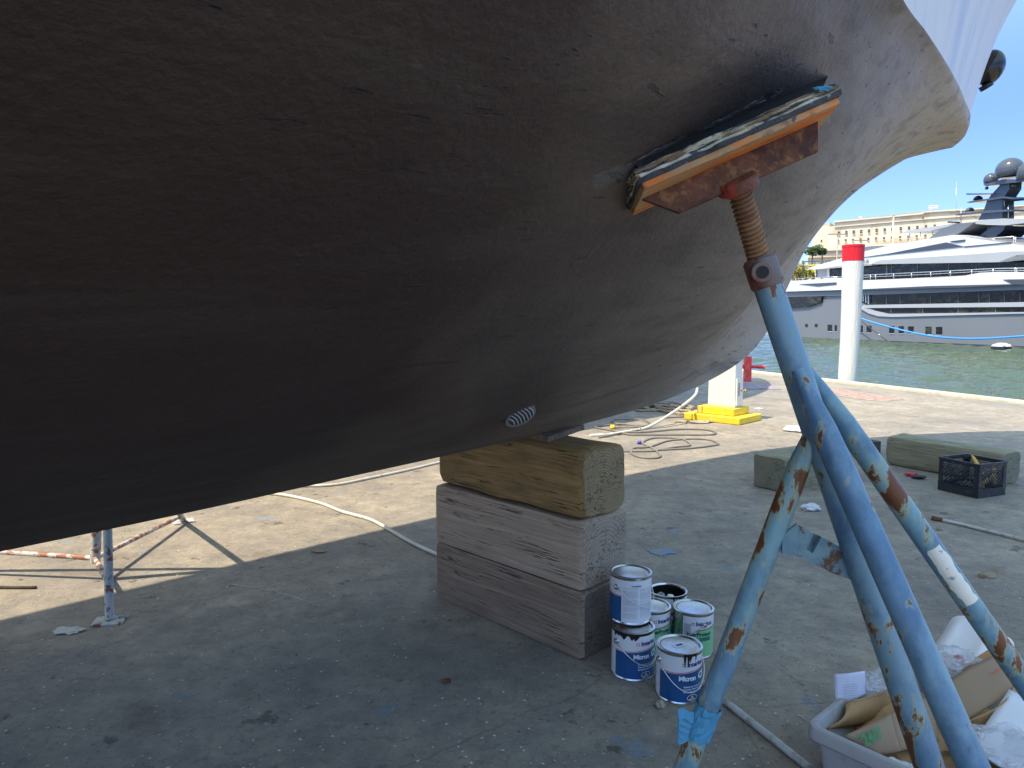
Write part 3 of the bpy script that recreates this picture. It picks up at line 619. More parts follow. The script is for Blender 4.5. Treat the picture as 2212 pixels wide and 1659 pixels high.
# unseen supports under the neighbour and the aft keel
for uu, ll in ((-3.5, 0), (5, -6.3), (0.5, -6.3)):
    for i in range(3):
        o = timber('timber_block', .95, .3, BH-.002, M['woodlow'], 40+i, roundness=.15)
        place(o, NX*(KEEL+ll)+AX*uu+Vector((0, 0, BH*(i+.5)-.02*(i == 2))), ang(NX)); tag(o, 'grey timber in a block stack under the keel, out of the photo', 'timber', 'far keel block timbers')

def crumple(name, c, s, mat, seed, label=None, cat=None, n=3, amp=.35, sq=(1, 1, .6), parent=None, group=None):
    bm = bmesh.new(); bmesh.ops.create_icosphere(bm, subdivisions=n, radius=1)
    for v in bm.verts:
        d = noise_v(v.co, 1.7, seed); e_ = noise_v(v.co, 4.5, seed+2); k = 1+amp*d.x+amp*.45*e_.x
        v.co = Vector((v.co.x*sq[0], v.co.y*sq[1], v.co.z*sq[2]))*k*s
    o = link(name, bm, mat, parent, loc=c); return tag(o, label, cat, group)
# ---------------- boat stands ----------------
def add_screw(bm, a, b_, r, pitch, depth, n=24):
    d = b_-a; x, y, z = frame_from(d); Ln = d.length; m_ = int(Ln/pitch*10); rings = []
    for i in range(m_+1):
        h = Ln*i/m_; ring = []
        for k in range(n):
            th = 2*math.pi*k/n; ph = (h/pitch-k/n) % 1; f_ = .5-.5*math.cos(2*math.pi*ph); rr = r-depth*(1-min(1, f_*1.35))
            ring.append(bm.verts.new(a+z*h+(x*math.cos(th)+y*math.sin(th))*rr))
        rings.append(ring)
    for A_, B_ in zip(rings, rings[1:]):
        for k in range(n): bm.faces.new((A_[k], A_[(k+1) % n], B_[(k+1) % n], B_[k])).smooth = True
    bm.faces.new(rings[0][::-1]); bm.faces.new(rings[-1])
def lin(a, b_, t): return a+(b_-a)*t
def toz(a, b_, z): return lin(a, b_, (z-a.z)/(b_.z-a.z))
near_st = empty('boat_stand', (.75, 1.25, 0), label='rusty blue tubular boat stand in the foreground pressing an orange pad to the hull', cat='boat stand', group='jack stands under the hull')
def sub(bm, mat, name, root, **k):
    bm.transform(Matrix.Translation(-Vector(root.location))); return link(name, bm, mat, root, **k)
def tubep(name, pts, r, mat, root, n=24):
    bm = bmesh.new(); add_tube(bm, pts, r, n); return sub(bm, mat, name, root, autos=40)
ct, cb = PD(1648, 585, 1.43), PD(2008, 1659, 1.42); post_end = toz(ct, cb, .16)
def longpts(a, b_, r, n=30): return [lin(a, b_, i/n) for i in range(n+1)]
tubep('center_post', [ct, post_end], .029, M['blue'], near_st, 32)
# legs: start buried in the post weld and end in plates on the ground
L1a, L1b = PD(1764, 905, 1.425), PD(1480, 1659, 1.50)
L3a, L3b = PD(1722, 800, 1.375), PD(2095, 1640, 1.17)
L4a, L4b = PD(1745, 800, 1.455), PD(2205, 1462, 1.50)
def bend_leg(a, b_, k, bow):
    f = toz(a, b_, .012); pts = []
    for i in range(25):
        t = i/24; p = lin(a, f, t)+bow*math.exp(-((t-k)/.13)**2)*0; pts.append(p)
    return pts, f
for a, b_, mk, r_ in ((L1a, L1b, 'blue_rusty', .0235), (L3a, L3b, 'blue', .0255), (L4a, L4b, 'blue_rusty', .0235)):
    pts, f = bend_leg(a, b_, .1, Vector((0, 0, 0)))
    # pinched top, as the flattened welded tube ends are
    rs = [r_*(.45+.55*min(1, i/2.2)) for i in range(25)]
    lg = tubep('leg', pts, rs, M[mk], near_st, 28)
    bm = bmesh.new(); add_box(bm, (f.x, f.y, .006), (.13, .13, .01), bevel=.002); bm.transform(Matrix.Translation(-Vector(near_st.location))); link('foot_plate', bm, M['blue_rusty'], lg)
    tubep('brace', [Vector((post_end.x, post_end.y, .2)), toz(a, b_, .14)], .014, M['rustpipe'], near_st)
# blue masking tape wrapped on the left leg
tp = lin(L1a, L1b, .86); ax_ = (L1b-L1a).normalized(); x_, y_, z_ = frame_from(ax_); bm = bmesh.new(); rows = []
for i in range(8):
    t = (i/7-.5)*.075; row = []
    for k in range(22):
        th = 2*math.pi*k/22; nn = noise_v((math.cos(th), math.sin(th), i*.6), 2.4); rr = .0250+abs(nn.x)*.007
        if 9 < k < 14: rr += .006*max(0, math.sin(i*1.3))
        row.append(bm.verts.new(tp+z_*(t+nn.y*.008)+(x_*math.cos(th)+y_*math.sin(th))*rr))
    rows.append(row)
for A_, B_ in zip(rows, rows[1:]):
    for k in range(22): bm.faces.new((A_[k], A_[(k+1) % 22], B_[(k+1) % 22], B_[k]))
sub(bm, M['bluetape'], 'masking_tape', near_st)
bm = bmesh.new()
for s in range(5):
    a = tp+Vector((-.02, -.005, .012*s-.03)); pts = [a+Vector((-.012*j, 0, .006*math.sin(j*1.7+s))) for j in range(4)]; rows = []
    for p in pts: rows.append([bm.verts.new(p+Vector((0, 0, .010))), bm.verts.new(p+Vector((.002, -.008, -.010)))])
    for A_, B_ in zip(rows, rows[1:]): bm.faces.new((A_[0], A_[1], B_[1], B_[0]))
o = sub(bm, M['bluetape'], 'loose_tape', near_st); md = o.modifiers.new('s', 'SOLIDIFY'); md.thickness = .0008
# notched bracket between the left leg and the centre post
bp = [(1690, 1158), (1722, 1132), (1758, 1154), (1743, 1187), (1756, 1195), (1774, 1160), (1815, 1182), (1838, 1252), (1795, 1237), (1738, 1206), (1690, 1196)]
prism('bracket', [PD(x, y, 1.43)-Vector(near_st.location) for x, y in bp], Vector((0, .008, 0)), M['bracket'], near_st)
# white label remnant on the right leg
def wrap_patch(a, b_, t0, t1, r_, th0, th1, name, mat):
    d = b_-a; x, y, z = frame_from(d); bm = bmesh.new(); g = []
    for i in range(19):
        t = t0+(t1-t0)*i/18; row = []
        for k in range(9):
            nn = noise_v((i*.4, k*.5, 0), 1.3); th = th0+(th1-th0)*(k/8)+(nn.x*.35 if k in (0, 8) else 0)
            row.append(bm.verts.new(a+d*t+(x*math.cos(th)+y*math.sin(th))*(r_+.0006)))
        g.append(row)
    for i in range(18):
        for k in range(8): bm.faces.new((g[i][k], g[i+1][k], g[i+1][k+1], g[i][k+1]))
    sub(bm, mat, name, near_st)
def facing(a, b_):       # angle on the tube that faces the camera
    x, y, z = frame_from(b_-a); v = (ORI-(a+b_)/2); return math.atan2(v.dot(y), v.dot(x))
fc = facing(L4a, L4b); wrap_patch(L4a, L4b,   .56, .74, .0235, fc-.9, fc+.5, 'paint_patch', M['whitetape'])
fc2 = facing(ct, cb)

# collar with its round cross hole
cdir = (cb-ct).normalized(); bm = bmesh.new(); add_tube(bm, [ct-cdir*.028, ct-cdir*.022, ct+cdir*.03, ct+cdir*.036], [.0285, .034, .034, .030], 28)
sub(bm, M['collar'], 'collar', near_st, autos=40)
hc = PD(1645, 587, 1.385); hd = (Vector((-.25, -1, -.12))).normalized()
col_ = tubep('handle_boss', [hc-hd*.03, hc+hd*.016, hc+hd*.018], [.021, .021, .019], M['collar'], near_st)
bm = bmesh.new(); add_tube(bm, [hc+hd*.0185, hc+hd*.0192], .0125, 24); bm.transform(Matrix.Translation(-Vector(near_st.location))); link('boss_hole', bm, M['black'], col_)
# threaded screw up to the pad
sa, sb = ct-cdir*.02, PD(1592, 394, 1.36)
bm = bmesh.new(); add_screw(bm, sa, sb, 0.0232, .0098, .0062); sub(bm, M['screw'], 'screw', near_st)
sdir = (sb-sa).normalized()
# pad: solve its frame from the hull behind it
N0, N1 = PD(1366, 366, 1.30), PD(1801, 176, 1.33)
e1 = N1-N0; plen = e1.length; e1.normalize(); vv_ = ((N0+N1)/2-ORI).normalized(); vp_ = (vv_-e1*vv_.dot(e1)).normalized()
w_ = e1.cross(vp_); w_ = w_ if w_.z < 0 else -w_                      # image-downward side of the pad
en = (w_*math.cos(R(20))-vp_*math.sin(R(20))).normalized(); e2 = en.cross(e1)
if e2.dot(vp_) > 0: e2 = -e2
PADM = Matrix(((e1.x, e2.x, en.x, 0), (e1.y, e2.y, en.y, 0), (e1.z, e2.z, en.z, 0), (0, 0, 0, 1)))
PADM.translation = (N0+N1)/2
def padlink(name, bm, mat, parent):
    o = link(name, bm, mat, parent)
    if parent == near_st: o.matrix_local = Matrix.Translation(-Vector(near_st.location))@PADM
    return o
padW, padT = .135, .030
k_ = plen/2
def pad_slab(x0, x1, y0, y1, z0, z1, jag=.004, nx=50, seed=0):
    bm = bmesh.new(); top_, bot = [], []
    per = [(x0+(x1-x0)*i/nx, y1) for i in range(nx+1)]+[(x1, y1+(y0-y1)*j/14) for j in range(1, 15)]+[(x1+(x0-x1)*i/nx, y0) for i in range(1, nx+1)]+[(x0, y0+(y1-y0)*j/14) for j in range(1, 14)]
    for (x, y) in per:
        d = noise_v((x, y, z0), 30, seed)*jag; top_.append(bm.verts.new((x+d.x, y+d.y, z0))); d = noise_v((x, y, z1), 30, seed+5)*jag; bot.append(bm.verts.new((x+d.x, y+d.y, z1)))
    bm.faces.new(top_); bm.faces.new(bot[::-1])
    for i in range(len(top_)): bm.faces.new((top_[i], top_[(i+1) % len(top_)], bot[(i+1) % len(top_)], bot[i]))
    bmesh.ops.triangulate(bm, faces=[f for f in bm.faces if len(f.verts) > 4])
    return bm
PLACED_PAD = True
bm = pad_slab(-k_, k_, -padW, .0, .002, .014, .007, seed=1); pad = padlink('pad', bm, M['padtop'], near_st)
for i, (z0, z1, mk, dx) in enumerate(((.0135, .021, 'padcream', .004), (.0205, .030, 'padcharcoal', .001), (.0295, .042, 'padorange', .006))):
    bm = pad_slab(-k_+dx, k_-dx, -padW+.002, -dx, z0, z1, .011 if i < 2 else .0015, seed=9+i); padlink('pad_layer', bm, M[mk], pad)
# rusty trapezoid swivel plate under the pad
ymid = -.055
bm = bmesh.new(); th = .008; zt, zb = .0425, .098
pts = [(-k_+.012, zt), (k_-.03, zt), (k_*.72, zb), (-k_*.70, zb)]
for y in (0,):
    A_ = [bm.verts.new((x, ymid, z)) for x, z in pts]; B_ = [bm.verts.new((x, ymid-th, z)) for x, z in pts]
    bm.faces.new(A_); bm.faces.new(B_[::-1])
    for i in range(4): bm.faces.new((A_[i], A_[(i+1) % 4], B_[(i+1) % 4], B_[i]))
padlink('swivel_plate', bm, M['rust'], near_st)
bm = bmesh.new(); g = []
for i in range(21):
    u = i/20; lo_ = PADM@Vector((-k_+.02+(2*k_-.04)*u, -.012, .001)); hi_ = on_hull(1372+(1792-1372)*u, 357+(165-357)*u, -.004)
    far_ = PADM@Vector((-k_+.02+(2*k_-.04)*u, -padW+.02, .001)); far2 = hi_+(far_-lo_)*.8
    g.append([bm.verts.new(p-Vector(near_st.location)) for p in (lo_, hi_, far2, far_)])
for a_, b_ in zip(g, g[1:]):
    for k in range(4): bm.faces.new((a_[k], a_[(k+1) % 4], b_[(k+1) % 4], b_[k]))
bm.faces.new(g[0]); bm.faces.new(g[-1]); link('gap_shade_wedge', bm, M['gapshade'], near_st)  # added wedge filling the gap to the hull, black for its shade
bm = bmesh.new(); add_tube(bm, [sb-sdir*.018, sb-sdir*.014, sb+sdir*.004, sb+sdir*.008], [.036, .040, .040, .036], 28); sub(bm, M['redmetal'], 'screw_cup', near_st, autos=40)
crumple('tape_scrap', N1+e2*.004+en*.006-e1*.03-Vector(near_st.location), .009, M['bluetape'], 81, parent=near_st, amp=.7, sq=(1.5, .6, .6))

# far stand on the port side
far_st = empty('boat_stand', (-2.2, 3.6, 0), label='pale blue flaking boat stand with foot plates behind the hull at left', cat='boat stand', group='jack stands under the hull')
FF, FR, FL_ = G(237, 1343), G(396, 1128), Vector((-3.55, 3.75, 0)); PB = G(205, 1206, .13); AP = Vector((-2.03, 3.45, 1.2))
tubep('center_post', [PB-Vector((0, 0, .02)), AP], .0245, M['paleblue'], far_st, 20)
for f in (FF, FR, FL_):
    a = AP+Vector((0, 0, -.03)); lg = tubep('leg', [f+Vector((0, 0, .01)), a], .0195, M['paleblue'], far_st, 18)
    h = lin(f, AP, .14 if f is not FR else .05); tubep('brace', [PB+Vector((0, 0, .0)), h], .0135, M['rustpipe'], far_st, 14)
    bm = bmesh.new(); add_box(bm, (0, 0, .005), (.135, .10, .009), Matrix.Rotation(R(12 if f is FF else 35), 3, 'Z').to_4x4(), bevel=.001); bm.transform(Matrix.Translation(f-Vector(far_st.location))); link('foot_plate', bm, M['paleblue'], lg)
tgt = hull_root_m@hull_point(.19, .62, -1)
bm = bmesh.new(); add_screw(bm, AP, tgt-Vector((0, 0, .05)), .018, .01, .004, 16); sub(bm, M['screw'], 'screw', far_st)
bm = bmesh.new(); add_box(bm, (0, 0, 0), (.3, .3, .04), Matrix.Rotation(math.atan2(AX.y, AX.x), 4, 'Z')@Matrix.Rotation(R(-28), 4, 'X')); bm.transform(Matrix.Translation(tgt-Vector((0, 0, .045)))); sub(bm, M['padorange'], 'pad', far_st)

# ---------------- paint cans ----------------
CR, CH = .0835, .192
def cyl_strip(th0, th1, zl, zh, r_, n=48):
    bm = bmesh.new(); prev = None
    for i in range(n+1):
        th = th0+(th1-th0)*i/n; zz = (zl(th) if callable(zl) else zl, zh(th) if callable(zh) else zh)
        cur = [bm.verts.new((r_*math.cos(th), r_*math.sin(th), z)) for z in zz]
        if prev: bm.faces.new((prev[0], cur[0], cur[1], prev[1])).smooth = True
        prev = cur
    return bm
def cyl_text(s, size, th0, z, r_, name, mat, parent, bold=0, sp=1, rotz=None):
    bm = text_bm(s, size, bold, sp)
    bmesh.ops.subdivide_edges(bm, edges=[e for e in bm.edges if e.calc_length() > .006], cuts=2)
    for v in bm.verts:
        x, y = v.co.x, v.co.y
        if rotz: x, y = x*math.cos(rotz)-y*math.sin(rotz), x*math.sin(rotz)+y*math.cos(rotz)
        th = th0+x/r_; v.co = Vector((r_*math.cos(th), r_*math.sin(th), z+y))
    return link(name, bm, mat, parent)
def paint_can(loc, yaw, kind, label, tiltx=0, lid=True):
    root = empty('paint_can', loc, yaw, label=label, cat='paint can', group='paint cans beside the keel blocks')
    bm = bmesh.new(); add_lathe(bm, [(0, .002), (CR-.004, .002), (CR-.001, 0), (CR+.0012, .002), (CR+.0012, .005), (CR-.0005, .007), (CR-.0005, CH-.008), (CR+.0015, CH-.005), (CR+.0018, CH-.001), (CR, CH), (CR-.004, CH), (CR-.007, CH-.004)], 56)
    if not lid: add_lathe(bm, [(CR-.007, CH-.004), (CR-.009, CH-.006), (CR-.004, CH-.012), (CR-.004, .06)], 56)
    link('can_body', bm, M['tin'], root, autos=50)
    RL = CR+.0002
    ex = {'csc': M['navy'], 'csc_back': M['navy'], 'green': M['green'], 'green_side': M['green'], 'open': M['navy']}[kind]
    wave = lambda th: .128+.009*math.sin(th*1.0+.9)
    lab0, lab1 = (-math.pi, math.pi)
    if kind == 'green_side': lab0, lab1 = -1.7, 2.2
    lb = link('label', cyl_strip(lab0, lab1, .010, CH-.011, RL, 72), M['labelwhite'], root)
    a0, a1 = (-2.35, 1.2)
    if kind == 'csc_back': a0, a1 = (-3.6, -2.18)
    if kind == 'green_side': a0, a1 = (-1.05, 1.6)
    if kind == 'green': a0, a1 = (-3.0, 1.2)
    link('label_colour_field', cyl_strip(a0, a1, .0105, lambda t: wave(t)-.006, RL+.0003), ex, lb)
    link('label_stripe', cyl_strip(a0, a1, lambda t: wave(t)-.0045, lambda t: wave(t)-.0015, RL+.0003), M['redline'], lb)
    link('label_stripe', cyl_strip(a0, a1, lambda t: wave(t)-.006, lambda t: wave(t)-.0045, RL+.0004), M['inkblue'] if kind in ('green', 'green_side') else M['inkwhite'], lb)
    rt = RL+.0008
    if kind in ('csc', 'green', 'green_side', 'open'):
        for k in range(4):       # small leaf cross mark
            bm = bmesh.new(); an = math.pi/4+k*math.pi/2; th0 = -1.2
            pp = [(.0015, 0), (.005, .0022), (.0085, .0015), (.0085, -.0015), (.005, -.0022)]
            vs_ = []
            for (x, y) in pp:
                X = x*math.cos(an)-y*math.sin(an); Y = x*math.sin(an)+y*math.cos(an); th = th0+X/rt; vs_.append(bm.verts.new((rt*math.cos(th), rt*math.sin(th), .151+Y)))
            bm.faces.new(vs_); link('logo_mark', bm, M['redline'], lb)
        cyl_text('Interlux', .024, -1.06, .1445, rt, 'lettering', M['inkblue'], lb, .0009)
    if kind in ('csc', 'open'):
        cyl_text('Micron', .0255, -1.42, .092, rt, 'lettering', M['inkwhite'], lb, .0010, .92)
        cyl_text('CSC', .036, -.455, .0905, rt, 'lettering', M['inkwhite'], lb, .0014, .85)
        for i, s in enumerate(('Suitable for Power and Sailboats', 'Premium Performance Antifouling', 'All the Benefits of Copolymer')):
            cyl_text(s, .0085, -1.2, .066-i*.0098, rt, 'lettering', M['inkwhite'], lb, .0002)
        bm = bmesh.new(); th0 = -.78
        for sc, mi in ((1, 0), (.86, 1)):
            vs_ = []
            for k in range(28):
                X, Y = .021*sc*math.cos(2*math.pi*k/28), .0125*sc*math.sin(2*math.pi*k/28); th = th0+X/rt; q = rt+.0004*mi-.0003; vs_.append(bm.verts.new((q*math.cos(th), q*math.sin(th), .026+Y)))
            cvx = bm.verts.new(((rt+.0004*mi-.0003)*math.cos(th0), (rt+.0004*mi-.0003)*math.sin(th0), .026))
            for k in range(28): bm.faces.new((vs_[k], vs_[(k+1) % 28], cvx)).material_index = mi
        link('colour_badge', bm, [M['inkwhite'], M['blackpaint']], lb)
        cyl_text('552', .008, -.86, .0275, rt+.0006, 'lettering', M['inkwhite'], lb, .0003)
        cyl_text('BLACK', .0075, -.93, .0195, rt+.0006, 'lettering', M['inkwhite'], lb, .0003)
    if kind in ('green', 'green_side'):
        cyl_text('InterProtect', .023, -1.5, .100, rt, 'lettering', M['inkgreen'], lb, .0011, .95)
        cyl_text('2000E', .022, -.9, .079, rt, 'lettering', M['inkgreen'], lb, .001)
    if kind == 'green_side':
        link('bar_panel', cyl_strip(-1.62, -1.30, .02, .15, RL+.0005), M['inkgrey'], lb)
    if kind == 'csc_back':
        cyl_text('WARNING', .008, -1.70, .157, rt, 'lettering', M['inkblue'], lb, .0003)
        rnd = random.Random(3); bm = bmesh.new()
        for colm, (t0, t1) in enumerate(((-2.1, -1.38), (-1.28, -.5))):
            z = .150-.004*colm
            while z > .025:
                tt = t0
                while tt < t1-.04:
                    w_ = rnd.uniform(.02, .09); w_ = min(w_, t1-tt)
                    r3 = rt; q = [bm.verts.new((r3*math.cos(x), r3*math.sin(x), y)) for x, y in ((tt, z), (tt+w_, z), (tt+w_, z+.0016), (tt, z+.0016))]; bm.faces.new(q); tt += w_+.02
                z -= .0034 if rnd.random() > .12 else .0075
        link('fine_print', bm, M['inkgrey'], lb)
    if lid:
        bm = bmesh.new(); add_lathe(bm, [(CR-.0035, CH-.0005), (CR-.005, CH+.0015), (CR-.0075, CH+.001), (CR-.009, CH-.005), (CR-.013, CH-.006), (CR-.015, CH-.0035), (CR-.018, CH-.0035), (CR-.022, CH-.0045), (0, CH-.004)], 56); link('lid', bm, M['tinlid'], root, smooth=True)
    return root
def can_ears(root, ang_, hang, side_=1):
    """two ears and a bail handle hanging on the side given by the angle"""
    e = []
    for s in (0, math.pi):
        a = ang_+s; d = Vector((math.cos(a), math.sin(a), 0)); p = d*CR+Vector((0, 0, CH-.045)); x, y, z = frame_from(d)
        bm = bmesh.new(); add_tube(bm, [p, p+d*.004, p+d*.0045, p+d*.009, p+d*.010], [.0125, .0115, .006, .006, .003], 20); link('handle_ear', bm, M['tin'], root, autos=35); e.append(p+d*.007)
    mid = (e[0]+e[1])/2; d = Vector((math.cos(ang_+math.pi/2*side_), math.sin(ang_+math.pi/2*side_), 0)); pts = []
    for i in range(25):
        t = math.pi*i/24; r_ = (e[0]-e[1]).length/2
        o = (e[0]-mid)*math.cos(t); out = d*math.sin(t)*(r_+.004)
        pts.append(mid+o+out+Vector((0, 0, -hang*math.sin(t)**1.3)))
    bm = bmesh.new(); add_tube(bm, pts, .0016, 8); link('bail_handle', bm, M['wire'], root)
def drips(root, a0, a1, seed, lens=.05):
    bm = bmesh.new(); n = 60; rnd = random.Random(seed)
    dl = [0]*(n+1)
    for _ in range(9):
        c = rnd.randint(4, n-4); w_ = rnd.uniform(1, 3.5); l_ = rnd.uniform(.3, 1)*lens
        for i in range(n+1): dl[i] = max(dl[i], l_*math.exp(-((i-c)/w_)**2))
    prev = None
    for i in range(n+1):
        th = a0+(a1-a0)*i/n; r_ = CR+.0024; ed = min(1, i/6, (n-i)/6)
        cur = [bm.verts.new((r_*math.cos(th), r_*math.sin(th), CH+.0006)), bm.verts.new((r_*math.cos(th), r_*math.sin(th), CH-.006*ed)), bm.verts.new(((CR+.0012)*math.cos(th), (CR+.0012)*math.sin(th), CH-.008*ed-dl[i]*ed))]
        if prev: bm.faces.new((prev[0], cur[0], cur[1], prev[1])); bm.faces.new((prev[1], cur[1], cur[2], prev[2]))
        prev = cur
    link('paint_drips', bm, M['blackpaint'], root)
def towards_cam(p): return math.atan2(-p[1], -p[0])
# local angle convention: label text is centred near -1.1 rad; yaw so that it lands to the right of the facing point
def yaw_for(p, a): return towards_cam(p)-a
pA, pB, pC, pD, pE = G(1465, 1497), G(1366, 1450), Vector((.590, 2.857, 0)), Vector((.767, 2.836, 0)), Vector((.700, 3.02, 0))
cA = paint_can(pA, yaw_for(pA, -1.42), 'csc', 'front navy blue paint can with barcode sticker on its closed lid'); can_ears(cA, -2.45, .095); drips(cA, -1.25, -.55, 4, .05)
cB = paint_can(pB, yaw_for(pB, -1.45), 'csc', 'navy blue paint can with black drips carrying another can on top'); can_ears(cB, -2.3, .08); drips(cB, -2.6, -.3, 8, .03)
pT = G(1361, 1333, CH); pT.z = CH+.0015; cT = paint_can(pT, yaw_for(pT, -1.75), 'csc_back', 'paint can stacked on another with its white warning panel facing out'); can_ears(cT, -2.45, .075)
cC = paint_can(pC, yaw_for(pC, -1.45), 'green', 'paint can with green label behind the two front cans'); can_ears(cC, .6, .06)
cD = paint_can(pD, yaw_for(pD, -1.2), 'green_side', 'half unlabelled paint can with bare metal side and green strip at right'); can_ears(cD, -.62, .07, -1)
cE = paint_can(pE, yaw_for(pE, -1.4), 'open', 'open empty paint can with black inside holding a bottle', lid=False); drips(cE, -1.2, -.2, 12, .025)
bm = bmesh.new(); add_lathe(bm, [(CR-.0045, .0), (CR-.0045, CH-.014)], 40); add_lathe(bm, [(0, .07), (CR-.005, .07)], 40); link('paint_residue', bm, M['blackpaint'], cE)
bt = empty('bottle', (pE.x+.005, pE.y-.03, .07), label='small clear bottle with white cap standing in the open can', cat='bottle')
bm = bmesh.new(); add_lathe(bm, [(0, 0), (.027, 0), (.028, .06), (.014, .085), (.012, .095)], 24); link('bottle_body', bm, M['clear'], bt)
bm = bmesh.new(); add_lathe(bm, [(.0135, .088), (.0155, .09), (.0155, .106), (.013, .109), (0, .109)], 24); link('cap', bm, M['cap'], bt, autos=40)
crumple('crumpled_bag', Vector((pE.x-.035, pE.y+.0, .165)), .022, M['plasticbag'], 5, 'crumpled clear plastic wad inside the open can', 'plastic bag')
# barcode sticker on the front can's lid
bm = bmesh.new(); add_box(bm, (0, 0, 0), (.052, .027, .0004)); sk = link('sticker', bm, M['labelwhite'], cA, loc=(0, 0, 0)); ya = cA.rotation_euler.z
sk.location = (0, 0, CH-.0034); sk.rotation_euler = (0, 0, R(28)-ya)
bm = bmesh.new(); rnd = random.Random(1); x = -.014
while x < .014:
    w_ = rnd.choice((.0006, .0012)); add_box(bm, (x, 0, .0005), (w_, .014, .0003)); x += w_+rnd.choice((.0006, .0011))
link('barcode', bm, M['inkblue'], sk)
crumple('crumpled_scrap', G(1427, 1521, .012), .018, M['pebble'], 9, 'small pale lump of debris beside the front paint can', 'debris', sq=(1, 1, .8))

# ---------------- waste bin and its contents ----------------
BZ = .30; bc = G(1737, 1562, BZ); be1 = Vector((.758, .652, 0)).normalized(); be2 = Vector((be1.y, -be1.x, 0)); bl, bw = .72, .50
bin_ = empty('waste_bin', tuple((bc+be1*bl/2+be2*bw/2).xy)+(0,), label='grey plastic bin overflowing with cardboard at the bottom right', cat='bin')
BM = Matrix.Rotation(ang(be1), 4, 'Z')
def rrect(hl, hw, r_, n=6):
    pts = []
    for cx, cy, a0 in ((hl-r_, hw-r_, 0), (-hl+r_, hw-r_, 90), (-hl+r_, -hw+r_, 180), (hl-r_, -hw+r_, 270)):
        for k in range(n+1): a = R(a0+90*k/n); pts.append((cx+r_*math.cos(a), cy+r_*math.sin(a)))
    return pts
def loft(rings):
    bm = bmesh.new(); rr = [[bm.verts.new((x, y, z)) for (x, y) in ps] for ps, z in rings]
    for a, b_ in zip(rr, rr[1:]):
        for k in range(len(a)): bm.faces.new((a[k], a[(k+1) % len(a)], b_[(k+1) % len(a)], b_[k]))
    return bm, rr
h1, h2 = bl/2, bw/2
bm, rr = loft([(rrect(h1-.05, h2-.05, .03), .002), (rrect(h1-.022, h2-.022, .03), BZ-.045), (rrect(h1-.006, h2-.006, .034), BZ-.042), (rrect(h1, h2, .035), BZ-.036), (rrect(h1, h2, .035), BZ-.010), (rrect(h1-.003, h2-.003, .034), BZ-.003), (rrect(h1-.010, h2-.010, .032), BZ), (rrect(h1-.020, h2-.020, .03), BZ-.003), (rrect(h1-.026, h2-.026, .028), BZ-.02), (rrect(h1-.065, h2-.065, .05), .01)])
bm.faces.new(rr[0]); bm.faces.new(rr[-1]); bm.transform(BM); link('bin_body', bm, M['bin'], bin_, smooth=True, autos=40)
for sx in (-1, 1):
    for sy in (-1, 1):
        bm = bmesh.new(); add_box(bm, (sx*(h1-.075), sy*(h2-.033), BZ/2-.03), (.02, .012, BZ-.08), bevel=.003)
        bm.transform(BM); link('bin_rib', bm, M['bin'], bin_)
def sheet(name, pts, mat, label=None, cat=None, th_=.004, parent=None, curl=0, n=8, group=None):
    """pts: four (px, py, z); a thin bent sheet between them"""
    P_ = [G(*p) for p in pts]; nr_ = (P_[1]-P_[0]).cross(P_[3]-P_[0]).normalized(); nr_ = nr_ if nr_.dot(ORI-P_[0]) > 0 else -nr_
    bm = bmesh.new(); g = []
    for i in range(n+1):
        row = []
        for j in range(n+1):
            u, v = i/n, j/n; p = P_[0].lerp(P_[1], u).lerp(P_[3].lerp(P_[2], u), v); p = p+nr_*curl*math.sin(math.pi*u)*(1-.3*v)+noise_v(p, 6)*.003
            row.append(bm.verts.new(p))
        g.append(row)
    for i in range(n):
        for j in range(n): bm.faces.new((g[i][j], g[i+1][j], g[i+1][j+1], g[i][j+1])).smooth = True
    if parent: bm.transform(Matrix.Translation(-Vector(parent.location)))
    o = link(name, bm, mat, parent); md = o.modifiers.new('s', 'SOLIDIFY'); md.thickness = th_; md.offset = -1
    return tag(o, label, cat, group)
# opened box with green 24/7 print
b1 = empty('cardboard_box', tuple(G(1850, 1600, .2)), label='opened cardboard box with green 24/7 print at the left of the bin', cat='cardboard box')
sheet('box_flap', ((1786, 1572, .27), (1826, 1520, .30), (1912, 1494, .31), (1906, 1560, .20)), M['card'], parent=b1, curl=.02)
sheet('box_side', ((1826, 1520, .305), (1912, 1494, .315), (1916, 1545, .18), (1850, 1580, .18)), M['card'], parent=b1)
sheet('printed_panel', ((1822, 1590, .29), (1924, 1542, .325), (1946, 1622, .27), (1900, 1632, .25)), M['cardout'], parent=b1)
sheet('box_side', ((1924, 1542, .323), (2010, 1500, .33), (2030, 1600, .26), (1946, 1622, .265)), M['cardout'], parent=b1)
def text_on(s, size, o3, xd, yd, mat, name, parent, bold=0, n=None):
    bm = text_bm(s, size, bold); nn = xd.cross(yd).normalized()
    for v in bm.verts: v.co = o3+xd*v.co.x+yd*v.co.y
    if parent: bm.transform(Matrix.Translation(-Vector(parent.location)))
    return link(name, bm, mat, parent)
q0, q1, q3 = G(1822, 1590, .29), G(1924, 1542, .325), G(1900, 1632, .25)
xd = (q1-q0).normalized(); up_ = -((q3-q0)-xd*(q3-q0).dot(xd)).normalized(); nrm = xd.cross(up_).normalized(); nrm = nrm if nrm.dot(ORI-q0) > 0 else -nrm
text_on('24/7', .036, G(1868, 1612, .28)+nrm*.004+xd*-.0, xd, up_, M['greenlbl'], 'lettering', b1, .0012)
text_on('Get it delivered', .012, G(1850, 1599, .288)+nrm*.004, xd, up_, M['greenlbl'], 'lettering', b1, .0002)
b2 = empty('cardboard_box', tuple(G(2080, 1520, .3)), label='torn tan cardboard box lying across the right side of the bin', cat='cardboard box')
